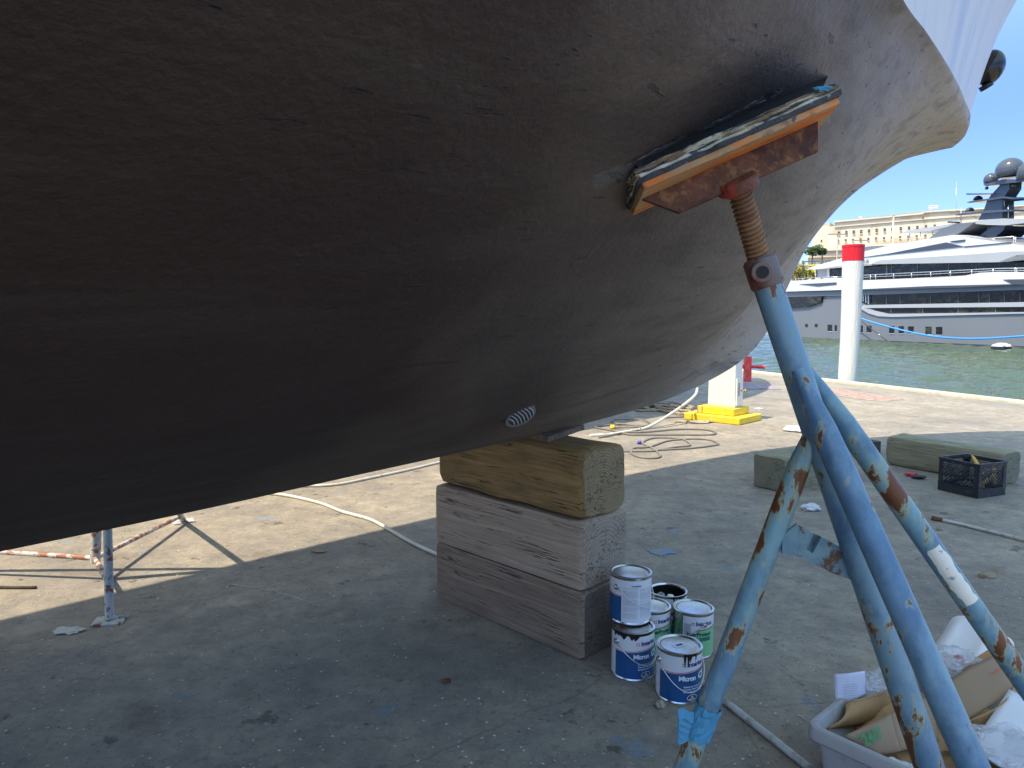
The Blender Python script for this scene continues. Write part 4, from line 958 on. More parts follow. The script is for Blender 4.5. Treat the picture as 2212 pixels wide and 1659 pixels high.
sheet('box_flap', ((2080, 1443, .36), (2146, 1395, .40), (2150, 1412, .38), (2078, 1462, .34)), M['card'], parent=b2)
sheet('box_panel', ((2030, 1482, .34), (2170, 1408, .40), (2215, 1482, .36), (2078, 1560, .30)), M['cardout'], parent=b2, curl=.01)
sheet('box_panel', ((2010, 1500, .33), (2034, 1478, .345), (2095, 1528, .31), (2060, 1560, .29)), M['cardout'], parent=b2)
sheet('box_flap', ((2085, 1560, .32), (2190, 1480, .37), (2202, 1490, .36), (2110, 1582, .29)), M['card'], parent=b2, curl=.03)
a_, b__, c__ = G(2030, 1482, .34), G(2170, 1408, .40), G(2078, 1560, .30); xd2 = (b__-a_).normalized(); yd2 = -((c__-a_)-xd2*(c__-a_).dot(xd2)).normalized(); n2 = xd2.cross(yd2).normalized(); n2 = n2 if n2.dot(ORI-a_) > 0 else -n2
text_on('Caution: Hold', .016, G(2140, 1466, .375)+n2*.012, xd2, yd2, M['redprint'], 'lettering', b2, .0002)
sheet('paper_sheet', ((1802, 1456, .36), (1868, 1449, .38), (1872, 1502, .30), (1806, 1530, .27)), M['paper'], 'white printed paper sheet standing at the left end of the bin', 'paper', .001, curl=.012)
tb = G(2088, 1402, .33); tub = empty('plastic_tub', tuple(tb), label='white plastic tub lying on the rubbish at the back of the bin', cat='plastic tub')
TM = Matrix.Rotation(R(28), 4, 'Z')@Matrix.Rotation(R(-38), 4, 'Y')@Matrix.Rotation(R(12), 4, 'X')
def rr_loft(name, specs, mat):
    bm, rr = loft([(rrect(a, b_, c_, 5), z) for a, b_, c_, z in specs]); bm.faces.new(rr[-1]); bm.transform(TM); return link(name, bm, mat, tub, smooth=True, autos=50)
rr_loft('tub_body', [(.118, .088, .03, -.05), (.124, .094, .03, -.05), (.124, .094, .03, -.038), (.112, .083, .035, -.036), (.104, .076, .035, .01), (.09, .064, .035, .04), (.075, .05, .03, .052), (.06, .036, .028, .05), (.03, .02, .015, .046)], M['cap'])
pq0, pq1, pq3 = G(1802, 1456, .36), G(1868, 1449, .38), G(1806, 1530, .27); px_d = (pq1-pq0).normalized(); pd_ = (pq3-pq0).normalized(); pn = px_d.cross(pd_).normalized(); pn = pn if pn.dot(ORI-pq0) > 0 else -pn
bm = bmesh.new(); rnd = random.Random(8)
for k in range(9):
    x = .022
    while x < .058:
        w_ = rnd.uniform(.003, .010); a = pq0+px_d*x+pd_*(.03+k*.006)+pn*.0135; bm.faces.new([bm.verts.new(p) for p in (a, a+px_d*w_, a+px_d*w_+pd_*.0018, a+pd_*.0018)]); x += w_+.002
link('print', bm, M['inkgrey'], bpy.data.objects['paper_sheet'])
crumple('clear_bag', G(2050, 1425, .37), .06, M['plasticbag'], 31, 'crumpled clear bag below the white tub in the bin', 'plastic bag', n=4, amp=.5, sq=(1.3, .8, .6))
crumple('clear_bag', G(2175, 1610, .33), .075, M['plasticbag'], 35, 'larger clear bag near the bottom right corner of the bin', 'plastic bag', n=4, amp=.5, sq=(1.2, .9, .5))
sheet('red_wrapper', ((2000, 1418, .375), (2012, 1413, .38), (2036, 1444, .36), (2020, 1448, .355)), M['redplastic'], 'small red wrapper strip beside the clear bag', 'wrapper', .002)
sheet('red_wrapper', ((2058, 1580, .33), (2070, 1572, .335), (2088, 1640, .30), (2074, 1652, .295)), M['redplastic'], 'red wrapper strip at the bottom right of the bin', 'wrapper', .002)
crumple('red_wrapper', G(2070, 1420, .385), .012, M['redplastic'], 36, 'tiny crumpled red wrapper on top of the cardboard', 'wrapper')
crumple('rag', G(1888, 1472, .335), .036, M['plasticbag'], 41, 'grey stained rag beside the paper in the bin', 'rag', n=4, amp=.4)
crumple('rag', G(1935, 1660, .27), .035, M['trash'], 43, 'crumpled white rag at the front edge of the bin', 'rag', n=4, amp=.4, sq=(1.3, .8, .5))
sheet('white_panel', ((2095, 1620, .30), (2178, 1495, .36), (2300, 1560, .34), (2230, 1700, .28)), M['foam'], 'white flat panel sticking out of the bin at right', 'panel', .012)
crumple('rubbish', G(2000, 1600, .17), .19, M['card'], 45, 'brown rubbish filling the bin', 'rubbish', n=4, amp=.25, sq=(1.5, 1, .55))

# ---------------- milk crate ----------------
c0, c1, c2_ = G(2111.5, 1078), G(2015, 1055), G(2164, 1066.6)
cr_l = (c1-c0).normalized(); cr_r = Vector((cr_l.y, -cr_l.x, 0)); cs = .335; chh = .275
crate = empty('milk_crate', tuple(c0+(cr_l+cr_r)*cs/2), label='black plastic milk crate with lattice sides in front of the long timber', cat='crate')
crate.rotation_euler = (0, 0, ang(cr_r))
def crate_side(name, k):
    bm = bmesh.new(); h = cs/2
    add_box(bm, (0, h, chh-.006), (cs, .012, .012)); add_box(bm, (0, h-.002, chh-.045), (cs-.01, .006, .007)); add_box(bm, (0, h-.002, chh-.030), (cs-.01, .006, .005)); add_box(bm, (0, h-.002, chh-.060), (cs-.01, .006, .005)); add_box(bm, (0, h-.003, chh-.02), (cs-.01, .004, .022))
    add_box(bm, (0, h-.004, .035), (cs-.012, .006, .066)); add_box(bm, (0, h-.001, .069), (cs, .010, .006))
    for sx in (-1, 1): add_box(bm, (sx*(h-.022), h-.0035, chh/2), (.034, .006, chh-.01))
    x0, x1, z0, z1 = -h+.04, h-.04, .072, chh-.062; n = 8; stp = (x1-x0)/n
    for s in (1, -1):
        for i in range(-6, n+6):
            ax0 = x0+i*stp; dz = z1-z0; bx = ax0+dz
            a, b_ = (ax0, z0), (bx, z1)
            pa, pb = max(a[0], x0), min(b_[0], x1)
            if pa >= pb: continue
            za, zb_ = z0+(pa-ax0), z0+(pb-ax0)
            A_, B_ = Vector((pa*s, h-.004, za)), Vector((pb*s, h-.004, zb_))
            mid = (A_+B_)/2
            if abs(mid.x) < .05 and mid.z > .17: 
                pass
            add_tube(bm, [A_, B_], .0032, 5)
    # hand-hold frame
    fr = [(x, z) for x, z in rrect(.052, .020, .018, 4)]
    rg = [Vector((x, h+.001, z+chh-.095)) for x, z in fr]; add_tube(bm, rg+[rg[0]], .0045, 6, cap=False)
    bm.transform(Matrix.Rotation(math.pi/2*k, 4, 'Z')); return link(name, bm, M['crate'], crate)
for k in range(4): crate_side('crate_side', k)
box('crate_floor', (0, 0, .008), (cs-.02, cs-.02, .008), M['crate'], crate)
def in_crate(x, y, z): return Matrix.Translation(crate.location)@Matrix.Rotation(crate.rotation_euler.z, 4, 'Z')@Vector((x, y, z))
for i, (a, b_, r_, lb) in enumerate((((-.06, -.08, .05), (.05, -.13, .15), .014, 'yellow handled brush lying low inside the milk crate'), ((.06, -.04, .17), (.168, .12, .27), .016, 'yellow wooden handle poking over the rim of the milk crate'), ((.1, -.12, .1), (.175, -.06, .205), .018, 'yellow handle showing through the crate hand hole'))):
    pa, pb = in_crate(*a), in_crate(*b_); t_ = empty('brush', tuple(pa), label=lb, cat='brush', group='brushes in the crate')
    bm = bmesh.new(); add_tube(bm, [Vector((0, 0, 0)), (pb-pa)*.3, (pb-pa)*.8, pb-pa], [r_*.6, r_, r_*.9, r_*.4], 12); link('handle', bm, M['yhandle'], t_)
    bm = bmesh.new(); add_tube(bm, [(pb-pa)*-.22, Vector((0, 0, 0))], [r_*1.3, r_*.8], 12); link('bristles', bm, M['rope'], t_)
crumple('work_glove', in_crate(-.05, .02, .06), .06, M['blackpaint'], 51, 'dark rag bundled in the bottom of the milk crate', 'rag', amp=.3)
crumple('wood_offcut', in_crate(.02, -.06, .05), .045, M['card'], 53, 'tan wood offcut in the bottom of the milk crate', 'offcut', n=1, amp=.1)

# ---------------- hoses, cords, pipe ----------------
def gp_(pts, z): return [G(x, y, z) for x, y in pts]
def hose(name, px, r_, mat, label, cat, group=None, z=None, sm=8):
    bm = bmesh.new(); add_tube(bm, smooth_path(gp_(px, r_ if z is None else z), sm), r_, 10); return tag(link(name, bm, mat), label, cat, group)
px_ = [(2300, 1196), (2212, 1167), (2130, 1146), (2070, 1131), (2033, 1123)]
h = empty('garden_hose', tuple(G(2033, 1123)), label='white hose end with metal coupling lying at the right edge', cat='hose', group='hoses on the quay')
bm = bmesh.new(); add_tube(bm, smooth_path(gp_(px_, .012), 8), .0115, 12); bm.transform(Matrix.Translation(-Vector(h.location))); link('hose_body', bm, M['pipe'], h)
bm = bmesh.new(); add_tube(bm, [G(2036, 1123.6, .013), G(2024, 1121, .013), G(2013, 1119, .013)], [.014, .016, .016], 14); bm.transform(Matrix.Translation(-Vector(h.location))); link('coupling', bm, M['rust'], h)
hw = empty('garden_hose', tuple(G(740, 1107)), label='white hose with grey stripe curving across the ground left of the timbers', cat='hose', group='hoses on the quay')
path = smooth_path(gp_([(985, 990), (942, 1000), (880, 1015), (800, 1032), (735, 1045), (680, 1049), (625, 1047), (540, 1030), (490, 1035), (500, 1050), (562, 1063), (620, 1070), (690, 1086), (740, 1105), (800, 1122), (845, 1146), (890, 1172), (942, 1196), (1000, 1222)], .013), 10)
bm = bmesh.new(); add_tube(bm, path, .0125, 14); bm.transform(Matrix.Translation(-Vector(hw.location))); link('hose_body', bm, M['hose'], hw)
bm = bmesh.new(); add_tube(bm, [p+Vector((0, 0, .0105)) for p in path], .0035, 6); bm.transform(Matrix.Translation(-Vector(hw.location))); link('hose_stripe', bm, M['hosegrey'], hw)
hose('pipe', [(1500, 1462), (1600, 1541), (1760, 1668), (1850, 1740)], .0125, M['pipe'], 'weathered white pole lying on the ground behind the left stand leg', 'pole', sm=3)
d3 = lambda x, y: (1244+x*.15, 857+y*.15)        # close-up coordinates of the cord pile
def cords(name, pts, r_, mat, label, cat, group, dz=0):
    P_ = gp_([d3(*p) for p in pts], r_+dz); P2 = smooth_path(P_, 8)
    bm = bmesh.new(); add_tube(bm, P2, r_, 8); return tag(link(name, bm, mat), label, cat, group)
c1o = cords('extension_lead', [(2212+0, 10) if False else (620, 782), (780, 785), (1100, 780), (1250, 755), (1450, 720), (1640, 700), (1600, 640), (1480, 600), (1260, 588), (1080, 600), (965, 655), (1010, 700), (1110, 740), (1180, 800), (1220, 850), (1150, 880), (960, 875), (840, 840), (790, 790), (850, 735), (1060, 720), (1300, 640), (1550, 610), (1800, 605), (1960, 630), (2050, 675), (1980, 700), (1700, 735), (1400, 755), (1050, 770), (700, 768), (560, 765)], .011, M['cord'], 'grey power cord coiled in flat loops right of the top timber', 'extension lead', 'leads on the quay')
c2o = cords('extension_lead', [(330, 585), (470, 560), (700, 515), (1000, 505), (1400, 470), (1600, 462), (1850, 470), (1990, 500), (2010, 525), (1900, 545), (1400, 545), (1000, 545), (760, 540), (500, 480), (300, 445), (300, 425), (500, 405), (700, 395), (900, 410), (1060, 425), (1200, 340), (1300, 300), (1560, 285)], .011, M['cord'], 'grey power cord in long loops nearer the yellow pedestal base', 'extension lead', 'leads on the quay', .004)
c3o = cords('extension_lead', [(960, 495), (900, 430), (750, 400), (600, 385), (520, 360), (540, 330), (760, 325), (960, 330), (1060, 370), (1070, 395), (900, 435), (700, 440), (640, 430)], .010, M['cord'], 'thin grey cord loop with the yellow plug', 'extension lead', 'leads on the quay', .016)
pp_ = G(*d3(620, 440), .028); pq = G(*d3(500, 435), .028)
yp_ = empty('cord_plug', tuple(pq), label='yellow power plug lying in the cord loops', cat='plug')
bm = bmesh.new(); add_tube(bm, [Vector((0, 0, 0)), (pp_-pq)*.5], .028, 16); link('plug_body', bm, M['yellowplug'], yp_)
bm = bmesh.new(); add_tube(bm, [(pp_-pq)*.5, (pp_-pq)*1.2], [.02, .012], 12); link('plug_sleeve', bm, M['cord'], yp_)
bq = G(*d3(915, 660), .02); bm = bmesh.new(); add_tube(bm, [bq-Vector((.022, 0, 0)), bq, bq+Vector((.022, 0, 0))], [.016, .020, .016], 14); tag(link('cord_connector', bm, M['blueplug']), 'small blue connector on the end of the coiled cord', 'connector')
# supply hose climbing into the pedestal
bm = bmesh.new(); add_tube(bm, smooth_path([G(*d3(200, 560), .012), G(*d3(500, 540), .012), G(*d3(800, 490), .013), G(*d3(1000, 450), .02)]+[PD(1244+.15*x, 857+.15*y, d) for x, y, d in ((1200, 350, 9.0), (1420, 210, 9.2), (1600, 80, 9.5), (1720, -30, 9.8), (1750, -120, 9.9))], 8), .018, 10)
tag(link('supply_hose', bm, M['hose']), 'cream hose rising from the cords up to the white pedestal', 'hose', 'hoses on the quay')
# mooring rope heap
rp = empty('mooring_rope', tuple(G(*d3(1300, 180))), label='heap of thick beige twisted rope left of the yellow pedestal base', cat='rope')
def twisted(pts, r_, root, name, dz=0):
    P_ = smooth_path(gp_([d3(*p) for p in pts], r_*1.9+dz), 14); bm = bmesh.new(); n = len(P_); L0 = [0]
    for a, b_ in zip(P_, P_[1:]): L0.append(L0[-1]+(b_-a).length)
    for s in range(3):
        Q = []
        for i, p in enumerate(P_):
            d = (P_[min(i+1, n-1)]-P_[max(i-1, 0)]).normalized(); x, y, z = frame_from(d); a = L0[i]/.045+s*2.094
            Q.append(p+(x*math.cos(a)+y*math.sin(a))*r_*.8)
        add_tube(bm, Q, r_, 7)
    bm.transform(Matrix.Translation(-Vector(root.location))); link(name, bm, M['rope'], root)
twisted([(1660, 200), (1500, 185), (1350, 200), (1200, 170), (1100, 180), (950, 155), (880, 170), (920, 200), (1200, 195), (1400, 215), (1640, 215)], .011, rp, 'strand')
twisted([(1680, 170), (1500, 150), (1300, 130), (1150, 130), (1250, 165), (1450, 185), (1660, 215)], .011, rp, 'strand', .03)
twisted([(1650, 245), (1500, 240), (1300, 210), (1200, 185)], .011, rp, 'strand', .01)
twisted([(1700, 150), (1600, 130), (1450, 90), (1300, 75), (1100, 95), (1180, 125)], .011, rp, 'strand', .05)
crumple('rag', G(*d3(1200, 115), .05), .09, M['cord'], 61, 'grey cloth bundled on the rope heap', 'rag', n=4, amp=.4, sq=(2.2, .8, .5))
crumple('netting', G(*d3(1750, 360), .012), .10, M['rope'], 63, 'frayed pale netting in front of the yellow base', 'netting', n=4, amp=.6, sq=(2.2, .9, .18))
cords('string', [(1450, 385), (1200, 430), (900, 480), (600, 560)], .004, M['cord'], 'thin dark string from the netting to the cords', 'string', None)
hose('wire', [(490, 1283), (495, 1275), (520, 1275), (560, 1285), (610, 1300)] if False else [(490, 1272), (497, 1263), (540, 1268), (590, 1277), (640, 1291), (682, 1309)], .0022, M['pipe'], 'thin pale wire lying at the shade edge near the left stand', 'wire')
hose('metal_strip', [(-40, 1268), (30, 1269), (78, 1269)], .008, M['wooddark'], 'dark metal strip on the ground at the left edge', 'strip', sm=3)

# ---------------- pedestal ----------------
ped0 = G(1597, 919); er = Vector((.70, .714, 0)); el = Vector((-.714, .70, 0))
ped = empty('power_pedestal', tuple(ped0+er*.33+el*.42), label='white electrical pedestal on a stepped yellow base', cat='pedestal')
def qprism(name, o3, a, b_, z0, z1, mat, parent, bev=.01):
    pts = [o3, o3+er*a, o3+er*a+el*b_, o3+el*b_]; pts = [Vector((p.x, p.y, z0))-Vector(parent.location) for p in pts]
    return prism(name, pts, Vector((0, 0, z1-z0)), mat, parent, bevel=bev)
qprism('base_step', ped0, .66, .70, 0, .095, M['yellow'], ped); qprism('base_step', ped0+el*.712, .5, .12, 0, .095, M['yellow'], ped)
u0 = ped0+er*.09+el*.13; qprism('base_step', u0, .46, .47, .096, .20, M['yellow'], ped); qprism('base_step', u0+el*.48, .36, .07, .096, .20, M['yellow'], ped)
t0 = u0+er*.10+el*.04; trunk_ = qprism('cabinet', t0, .20, .40, .202, 1.22, M['pedestal'], ped, .006)
qprism('cabinet_cap', t0-er*.02-el*.02, .24, .44, 1.222, 1.26, M['pedestal'], ped, .008)
def face_panel(name, o3, d, nn, x0, x1, z0, z1, mat, parent, out=.006):
    pts = [o3+d*x+Vector((0, 0, z)) for x, z in ((x0, z0), (x1, z0), (x1, z1), (x0, z1))]; pts = [p-Vector(ped.location)-Vector((0, 0, o3.z)) for p in pts]
    return prism(name, pts, nn*out, mat, parent)
for p_ in (('door_panel', .045, .34, .225, 1.15, 'pedestal'),): face_panel(p_[0], t0, el, -er, p_[1], p_[2], p_[3], p_[4], M[p_[5]], ped, .004)
bx_ = face_panel('outlet_box', t0, er, -el, .02, .19, .23, .60, M['pedestal'], ped, .02)
face_panel('outlet_recess', t0-el*.021, er, -el, .05, .10, .36, .54, M['greypanel'], bx_, .002)
bm = bmesh.new(); kc = t0+er*.14-el*.02+Vector((0, 0, .43))-Vector((0, 0, t0.z)); add_tube(bm, [kc, kc-el*.06], .007, 10); add_tube(bm, [kc-el*.06-Vector((0, 0, .022)), kc-el*.06+Vector((0, 0, .022))], .012, 10); bm.transform(Matrix.Translation(-Vector(ped.location))); link('tap', bm, M['brass'], bx_)
# ---------------- bollard, towel, piling ----------------
bl0 = G(1614, 824); bo = empty('bollard', tuple(bl0), label='red iron mooring bollard with cross bar on the quay edge', cat='bollard')
bm = bmesh.new(); add_lathe(bm, [(.095, 0), (.092, .02), (.088, .56), (.085, .565), (.070, .566), (.070, .50), (0, .50)], 28); link('post', bm, M['bollard'], bo, autos=40)
bm = bmesh.new(); add_tube(bm, [Vector((-.30, .02, .36)), Vector((.36, -.09, .33))], .037, 18); link('cross_bar', bm, M['bollard'], bo, autos=40)
# towel heap: folded cloth
bm = bmesh.new(); g = []; tc_ = G(1620, 838)
for i in range(41):
    row = []
    for j in range(21):
        u, v = i/40, j/20; x = (u-.5)*1.0; y = (v-.5)*.6; z = .03+.10*math.exp(-((u-.25)/.28)**2)*math.sin(math.pi*v)+.022*math.sin(u*22+v*5)+.02*math.sin(v*17-u*9)
        z *= min(1, 6*u+.1, 6*(1-u)+.1, 5*v+.1, 5*(1-v)+.1); row.append(bm.verts.new(tc_+Vector((x+.03*math.sin(v*9), y+.04*math.sin(u*11), max(.006, z)))))
    g.append(row)
for i in range(40):
    for j in range(20): bm.faces.new((g[i][j], g[i+1][j], g[i+1][j+1], g[i][j+1])).smooth = True
o = tag(link('towel', bm, M['towel']), 'crumpled grey purple towel on the ground by the red bollard', 'towel'); md = o.modifiers.new('s', 'SOLIDIFY'); md.thickness = .012; md.offset = 0
pil = empty('mooring_piling', tuple(G(1821, 822)+EN*.12), label='white timber piling with a red painted top at the quay edge', cat='piling')
pb = Vector((0, 0, 0)); k = (G(1821, 822)+EN*.12).length; z_top = 3.02
def pile_mesh(z0, z1, e=0):
    bm = bmesh.new(); rings = []; n = 40; nz_ = max(4, int((z1-z0)/.06))
    for i in range(nz_+1):
        z = z0+(z1-z0)*i/nz_; t = z/3.0; r_ = .195+.033*t+e; cx = .02*math.sin(t*3); row = []
        for k_i in range(n):
            th = 2*math.pi*k_i/n; nn = noise_v((math.cos(th), math.sin(th), z*.7), 2, 3); rr = r_*(1+.03*nn.x)+.006*noise_v((math.cos(th)*3, math.sin(th)*3, z*.4), 3).x
            row.append(bm.verts.new((cx+rr*math.cos(th), rr*math.sin(th), z)))
        rings.append(row)
    for a, b_ in zip(rings, rings[1:]):
        for k_i in range(n): bm.faces.new((a[k_i], a[(k_i+1) % n], b_[(k_i+1) % n], b_[k_i])).smooth = True
    bm.faces.new(rings[-1]); bm.faces.new(rings[0][::-1]); return bm
link('pile_shaft', pile_mesh(-3.0, 2.72), M['pilewhite'], pil, autos=40)
rc = link('red_cap', pile_mesh(2.722, 3.03, .004), M['pilered'], pil, autos=40); link('cap_rim', pile_mesh(3.031, 3.085, .010), M['pilered'], pil, autos=40)

# ---------------- small litter on the quay ----------------
crumple('crumpled_paper', G(1752, 1096, .02), .055, M['trash'], 71, 'crumpled white paper ball under the stand bracket', 'paper', n=3, amp=.5, sq=(1.2, .8, .5))
crumple('flat_stone', G(1639, 883, .01), .06, M['trash'], 72, 'small flat white lid on the sunlit ground right of the pedestal', 'lid', n=3, amp=.1, sq=(1.1, .9, .25))
sheet('wood_scrap', ((1691, 930, .01), (1700, 922, .01), (1735, 922, .01), (1733, 934, .01)), M['trash'], 'pale board scrap behind the post of the blue stand', 'board', .02)
crumple('leaf_scrap', G(2134, 1243, .01), .035, M['tan'], 73, 'small brown scrap on the ground left of the right stand leg', 'debris', sq=(1.3, .6, .5))
crumple('red_scrap', G(1968, 1024, .02), .04, M['redplastic'], 74, 'red plastic scrap in front of the long timber', 'scrap', sq=(1.4, .8, .4))
crumple('black_scrap', G(1985, 1030, .02), .045, M['blackpaint'], 75, 'black plastic scrap just left of the milk crate', 'scrap', sq=(1.5, .6, .4))
crumple('leaf_scrap', G(1216, 869*1.0+1, .0) if False else G(690, 1190, .008), .03, M['tan'], 76, 'tan dry leaf on the shaded ground left of the timber stack', 'leaf', sq=(1.4, .7, .3))
crumple('leaf_scrap', G(1588, 1868/1.0-1, .0) if False else G(965, 1470, .008), .018, M['rust'], 77, 'small rusty brown flake on the shaded ground in the middle', 'flake', sq=(1, .8, .4))
crumple('shell', G(148, 1362, .008), .035, M['chip'], 78, 'pale flaking scrap left of the front foot plate', 'scrap', n=3, amp=.6, sq=(1.6, .9, .25))
rnd = random.Random(11)
def chips(name, n, mat, smin, smax, seed, power=2.2, lo=1.9, hi=13):
    rnd = random.Random(seed); bm = bmesh.new(); cl = [(rnd.uniform(-7, 8), rnd.uniform(2, 12)) for _ in range(45)]
    for _ in range(n):
        y = lo+(hi-lo)*rnd.random()**power; x = rnd.uniform(-.8, .78)*y
        if rnd.random() < .35:
            c = rnd.choice(cl); x, y = rnd.gauss(c[0], .12), rnd.gauss(c[1], .10)
        p = Vector((x, y, 0))
        if (p-E0).dot(EN) > -.5 or y < 1.5: continue
        s = smin+(smax-smin)*rnd.random()**4; k = rnd.randint(4, 6); a0 = rnd.random()*6; zc = rnd.uniform(.001, .004)
        ring = [bm.verts.new((x+s*rnd.uniform(.5, 1)*math.cos(a0+2*math.pi*i/k), y+s*rnd.uniform(.4, .9)*math.sin(a0+2*math.pi*i/k), zc+rnd.uniform(0, s*.35))) for i in range(k)]
        c_ = bm.verts.new((x, y, zc+s*.4))
        for i in range(k): bm.faces.new((ring[i], ring[(i+1) % k], c_))
    return tag(link(name, bm, mat), kind='stuff', label='pale paint chips and grit scattered over the concrete', cat='debris')
chips('paint_chips', 12000, M['chip'], .0010, .0085, 3)
o = chips('grit', 6000, M['chipdark'], .0015, .006, 5); o['label'] = 'dark grit scattered over the concrete'
# paint smears on the concrete (4 mm sheets)
def smear(name, px, mat, label, z=.004, n=120, jag=.06, kind='structure'):
    P_ = gp_(px, z); bm = bmesh.new(); vs_ = []
    for a, b_ in zip(P_, P_[1:]+P_[:1]):
        for k in range(n//3): p = a.lerp(b_, k/(n//3)); d = noise_v(p, 9)*jag+noise_v(p, 30)*jag*.5; vs_.append(bm.verts.new((p.x+d.x, p.y+d.y, z)))
    bm.faces.new(vs_); bmesh.ops.triangulate(bm, faces=bm.faces); return tag(link(name, bm, mat), kind=kind)
M['redsmear'] = pm('faded_red_paint_on_concrete', (.34, .10, .08), .8, layers=[((.32, .28, .22), 9, .47, .05), ((.2, .18, .15), 30, .6, .05)], bump=.4, bscale=20, bdist=.006)
M['bluesmear'] = pm('blue_paint_drops', (.10, .22, .38), .6, layers=[((.25, .22, .19), 14, .52, .04)], bump=.3)
smear('red_paint_marking', [(1775, 838), (1830, 842), (1950, 862), (1910, 868), (1820, 858)], M['redsmear'], '')
smear('red_paint_marking', [(1400, 873), (1520, 868), (1520, 880), (1440, 888), (1380, 882)], M['redsmear'], '')
smear('blue_paint_marking', [(1398, 1187), (1440, 1184), (1455, 1193), (1425, 1200)], M['bluesmear'], '', jag=.03)

# ---------------- moored superyacht ----------------
A_ = G(1732, 729, WZ); B_ = G(2212, 752.5, WZ)
yd_ = (B_-A_).normalized(); ym = Vector((-yd_.y, yd_.x, 0)); ym = ym if ym.dot(A_) > 0 else -ym
def onp(px, py, off, base=None, m_=None):
    base = base or A_; m_ = m_ or ym; r_ = ray(px, py); t = (m_.dot(base)+off-m_.dot(ORI))/m_.dot(r_); return ORI+r_*t
c3 = lambda x, y: (1659+.25*x, 414.75+.25*y)
yr = empty('superyacht', (A_.x, A_.y, WZ), label='big grey and white superyacht moored across the water', cat='yacht')
def yp(name, pts, off, th_, mat, parent=None):
    P_ = [onp(*c3(x, y), off)-Vector(yr.location) for x, y in pts]; return prism(name, P_, ym*th_, M[mat], parent or yr)
yhull = yp('hull', [(60, 865), (590, 856), (755, 850), (755, 930), (850, 985), (960, 1045), (1060, 1068), (2212, 1045), (2700, 1035), (2700, 1372), (2212, 1349), (290, 1268), (225, 1130), (150, 985)], 0, 11, 'ygrey')
yp('boot_stripe', [(288, 1256), (2212, 1332), (2700, 1352), (2700, 1380), (2212, 1356), (290, 1272)], -.06, 11.1, 'ydark')
yp('sheer_band', [(60, 864), (590, 856), (755, 850), (1400, 826), (2110, 800), (2700, 795), (2700, 832), (2212, 845), (755, 893), (470, 898), (100, 908)], -.25, 11.3, 'ygrey2')
yp('bow_window', [(120, 912), (465, 898), (460, 950), (345, 990), (160, 1004)], -.3, 1, 'glass')
yp('main_deck_windows', [(757, 893), (2212, 847), (2700, 833), (2700, 945), (2212, 953), (850, 980), (757, 928)], .35, 9, 'glass')
yp('deck_strip', [(775, 985), (850, 976), (2212, 951), (2700, 943), (2700, 985), (2212, 992), (830, 1003)], -.1, 1.5, 'ylight')
yp('lower_deck_windows', [(830, 1003), (2212, 991), (2700, 985), (2700, 1034), (2212, 1038), (1040, 1056), (930, 1030)], .1, 9, 'glass')
yp('swoosh', [(755, 975), (830, 1003), (930, 1030), (1040, 1054), (2212, 1037), (2700, 1031), (2700, 1042), (2212, 1050), (1070, 1080), (950, 1073), (870, 1050), (755, 985)], -.15, .8, 'ylight')
yp('upper_bulwark', [(100, 862), (205, 768), (590, 742), (760, 765), (1500, 738), (1700, 722), (1830, 697), (2000, 690), (2700, 695), (2700, 794), (2110, 799), (1400, 818), (755, 842), (590, 848)], -.6, 11.8, 'ywhite')
yp('bulwark_shadow', [(1400, 812), (2110, 795), (2125, 803), (1690, 825), (755, 848), (755, 842)], -.65, .5, 'ydark')  # dark strip painting the shadow under the bulwark overhang
yp('bow_vent', [(270, 797), (590, 780), (590, 800), (430, 816)], -.66, .3, 'ydark')
yp('side_vent', [(2030, 756), (2212, 753), (2700, 755), (2700, 800), (2120, 800)], -.66, .3, 'ydark')
yp('upper_deck_windows', [(415, 668), (590, 636), (890, 628), (1990, 600), (2150, 545), (2700, 548), (2700, 696), (1900, 705), (760, 762), (590, 742), (415, 742)], 1.6, 7, 'glass')
yp('visor_roof', [(325, 670), (400, 640), (590, 585), (800, 522), (1000, 472), (1380, 405), (1600, 370), (1650, 372), (1780, 400), (2212, 465), (2700, 500), (2700, 548), (2212, 538), (2150, 543), (1990, 604), (1800, 608), (900, 624), (760, 632), (590, 640), (430, 668)], .3, 9.5, 'ywhite')
yp('visor_window', [(760, 572), (1040, 532), (1400, 462), (1540, 435), (1690, 470), (1400, 502), (1000, 545)], .22, .5, 'ydark')
yp('visor_shade_line', [(1690, 470), (2100, 432), (2100, 438), (1700, 476)], .22, .4, 'ydark')
yp('visor_vent', [(1570, 425), (1700, 410), (1700, 422), (1620, 433)], .2, .4, 'ydark')
yp('roof_moulding', [(880, 624), (960, 590), (1240, 570), (1650, 545), (2100, 512), (2700, 505), (2700, 548), (2212, 540), (2150, 545), (1990, 606)], .05, .6, 'ylight')
yp('arch', [(1375, 412), (1500, 320), (1620, 272), (1780, 262), (1740, 295), (1640, 362), (1560, 378)], 1.0, 5, 'ygrey2')
yp('sun_awning', [(1150, 352), (1210, 332), (1600, 272), (1620, 284), (1400, 335), (1200, 356)], 2, 4, 'ylight')
yp('hardtop', [(1690, 266), (1880, 240), (2212, 230), (2700, 218), (2700, 268), (2212, 268), (2040, 288), (1900, 285)], 1.2, 6, 'ylight')
yp('mast_base', [(1810, 388), (1890, 330), (1895, 300), (2050, 292), (2035, 330), (1965, 388)], 2.4, 3, 'ydark')
yp('aft_deckhouse', [(1880, 392), (2110, 405), (2700, 430), (2700, 500), (2212, 465), (1900, 420)], 1.8, 5, 'ygrey2')
c6 = lambda x, y: ((2046+x*.1333-1659)/.25, (304+y*.1333-414.75)/.25)
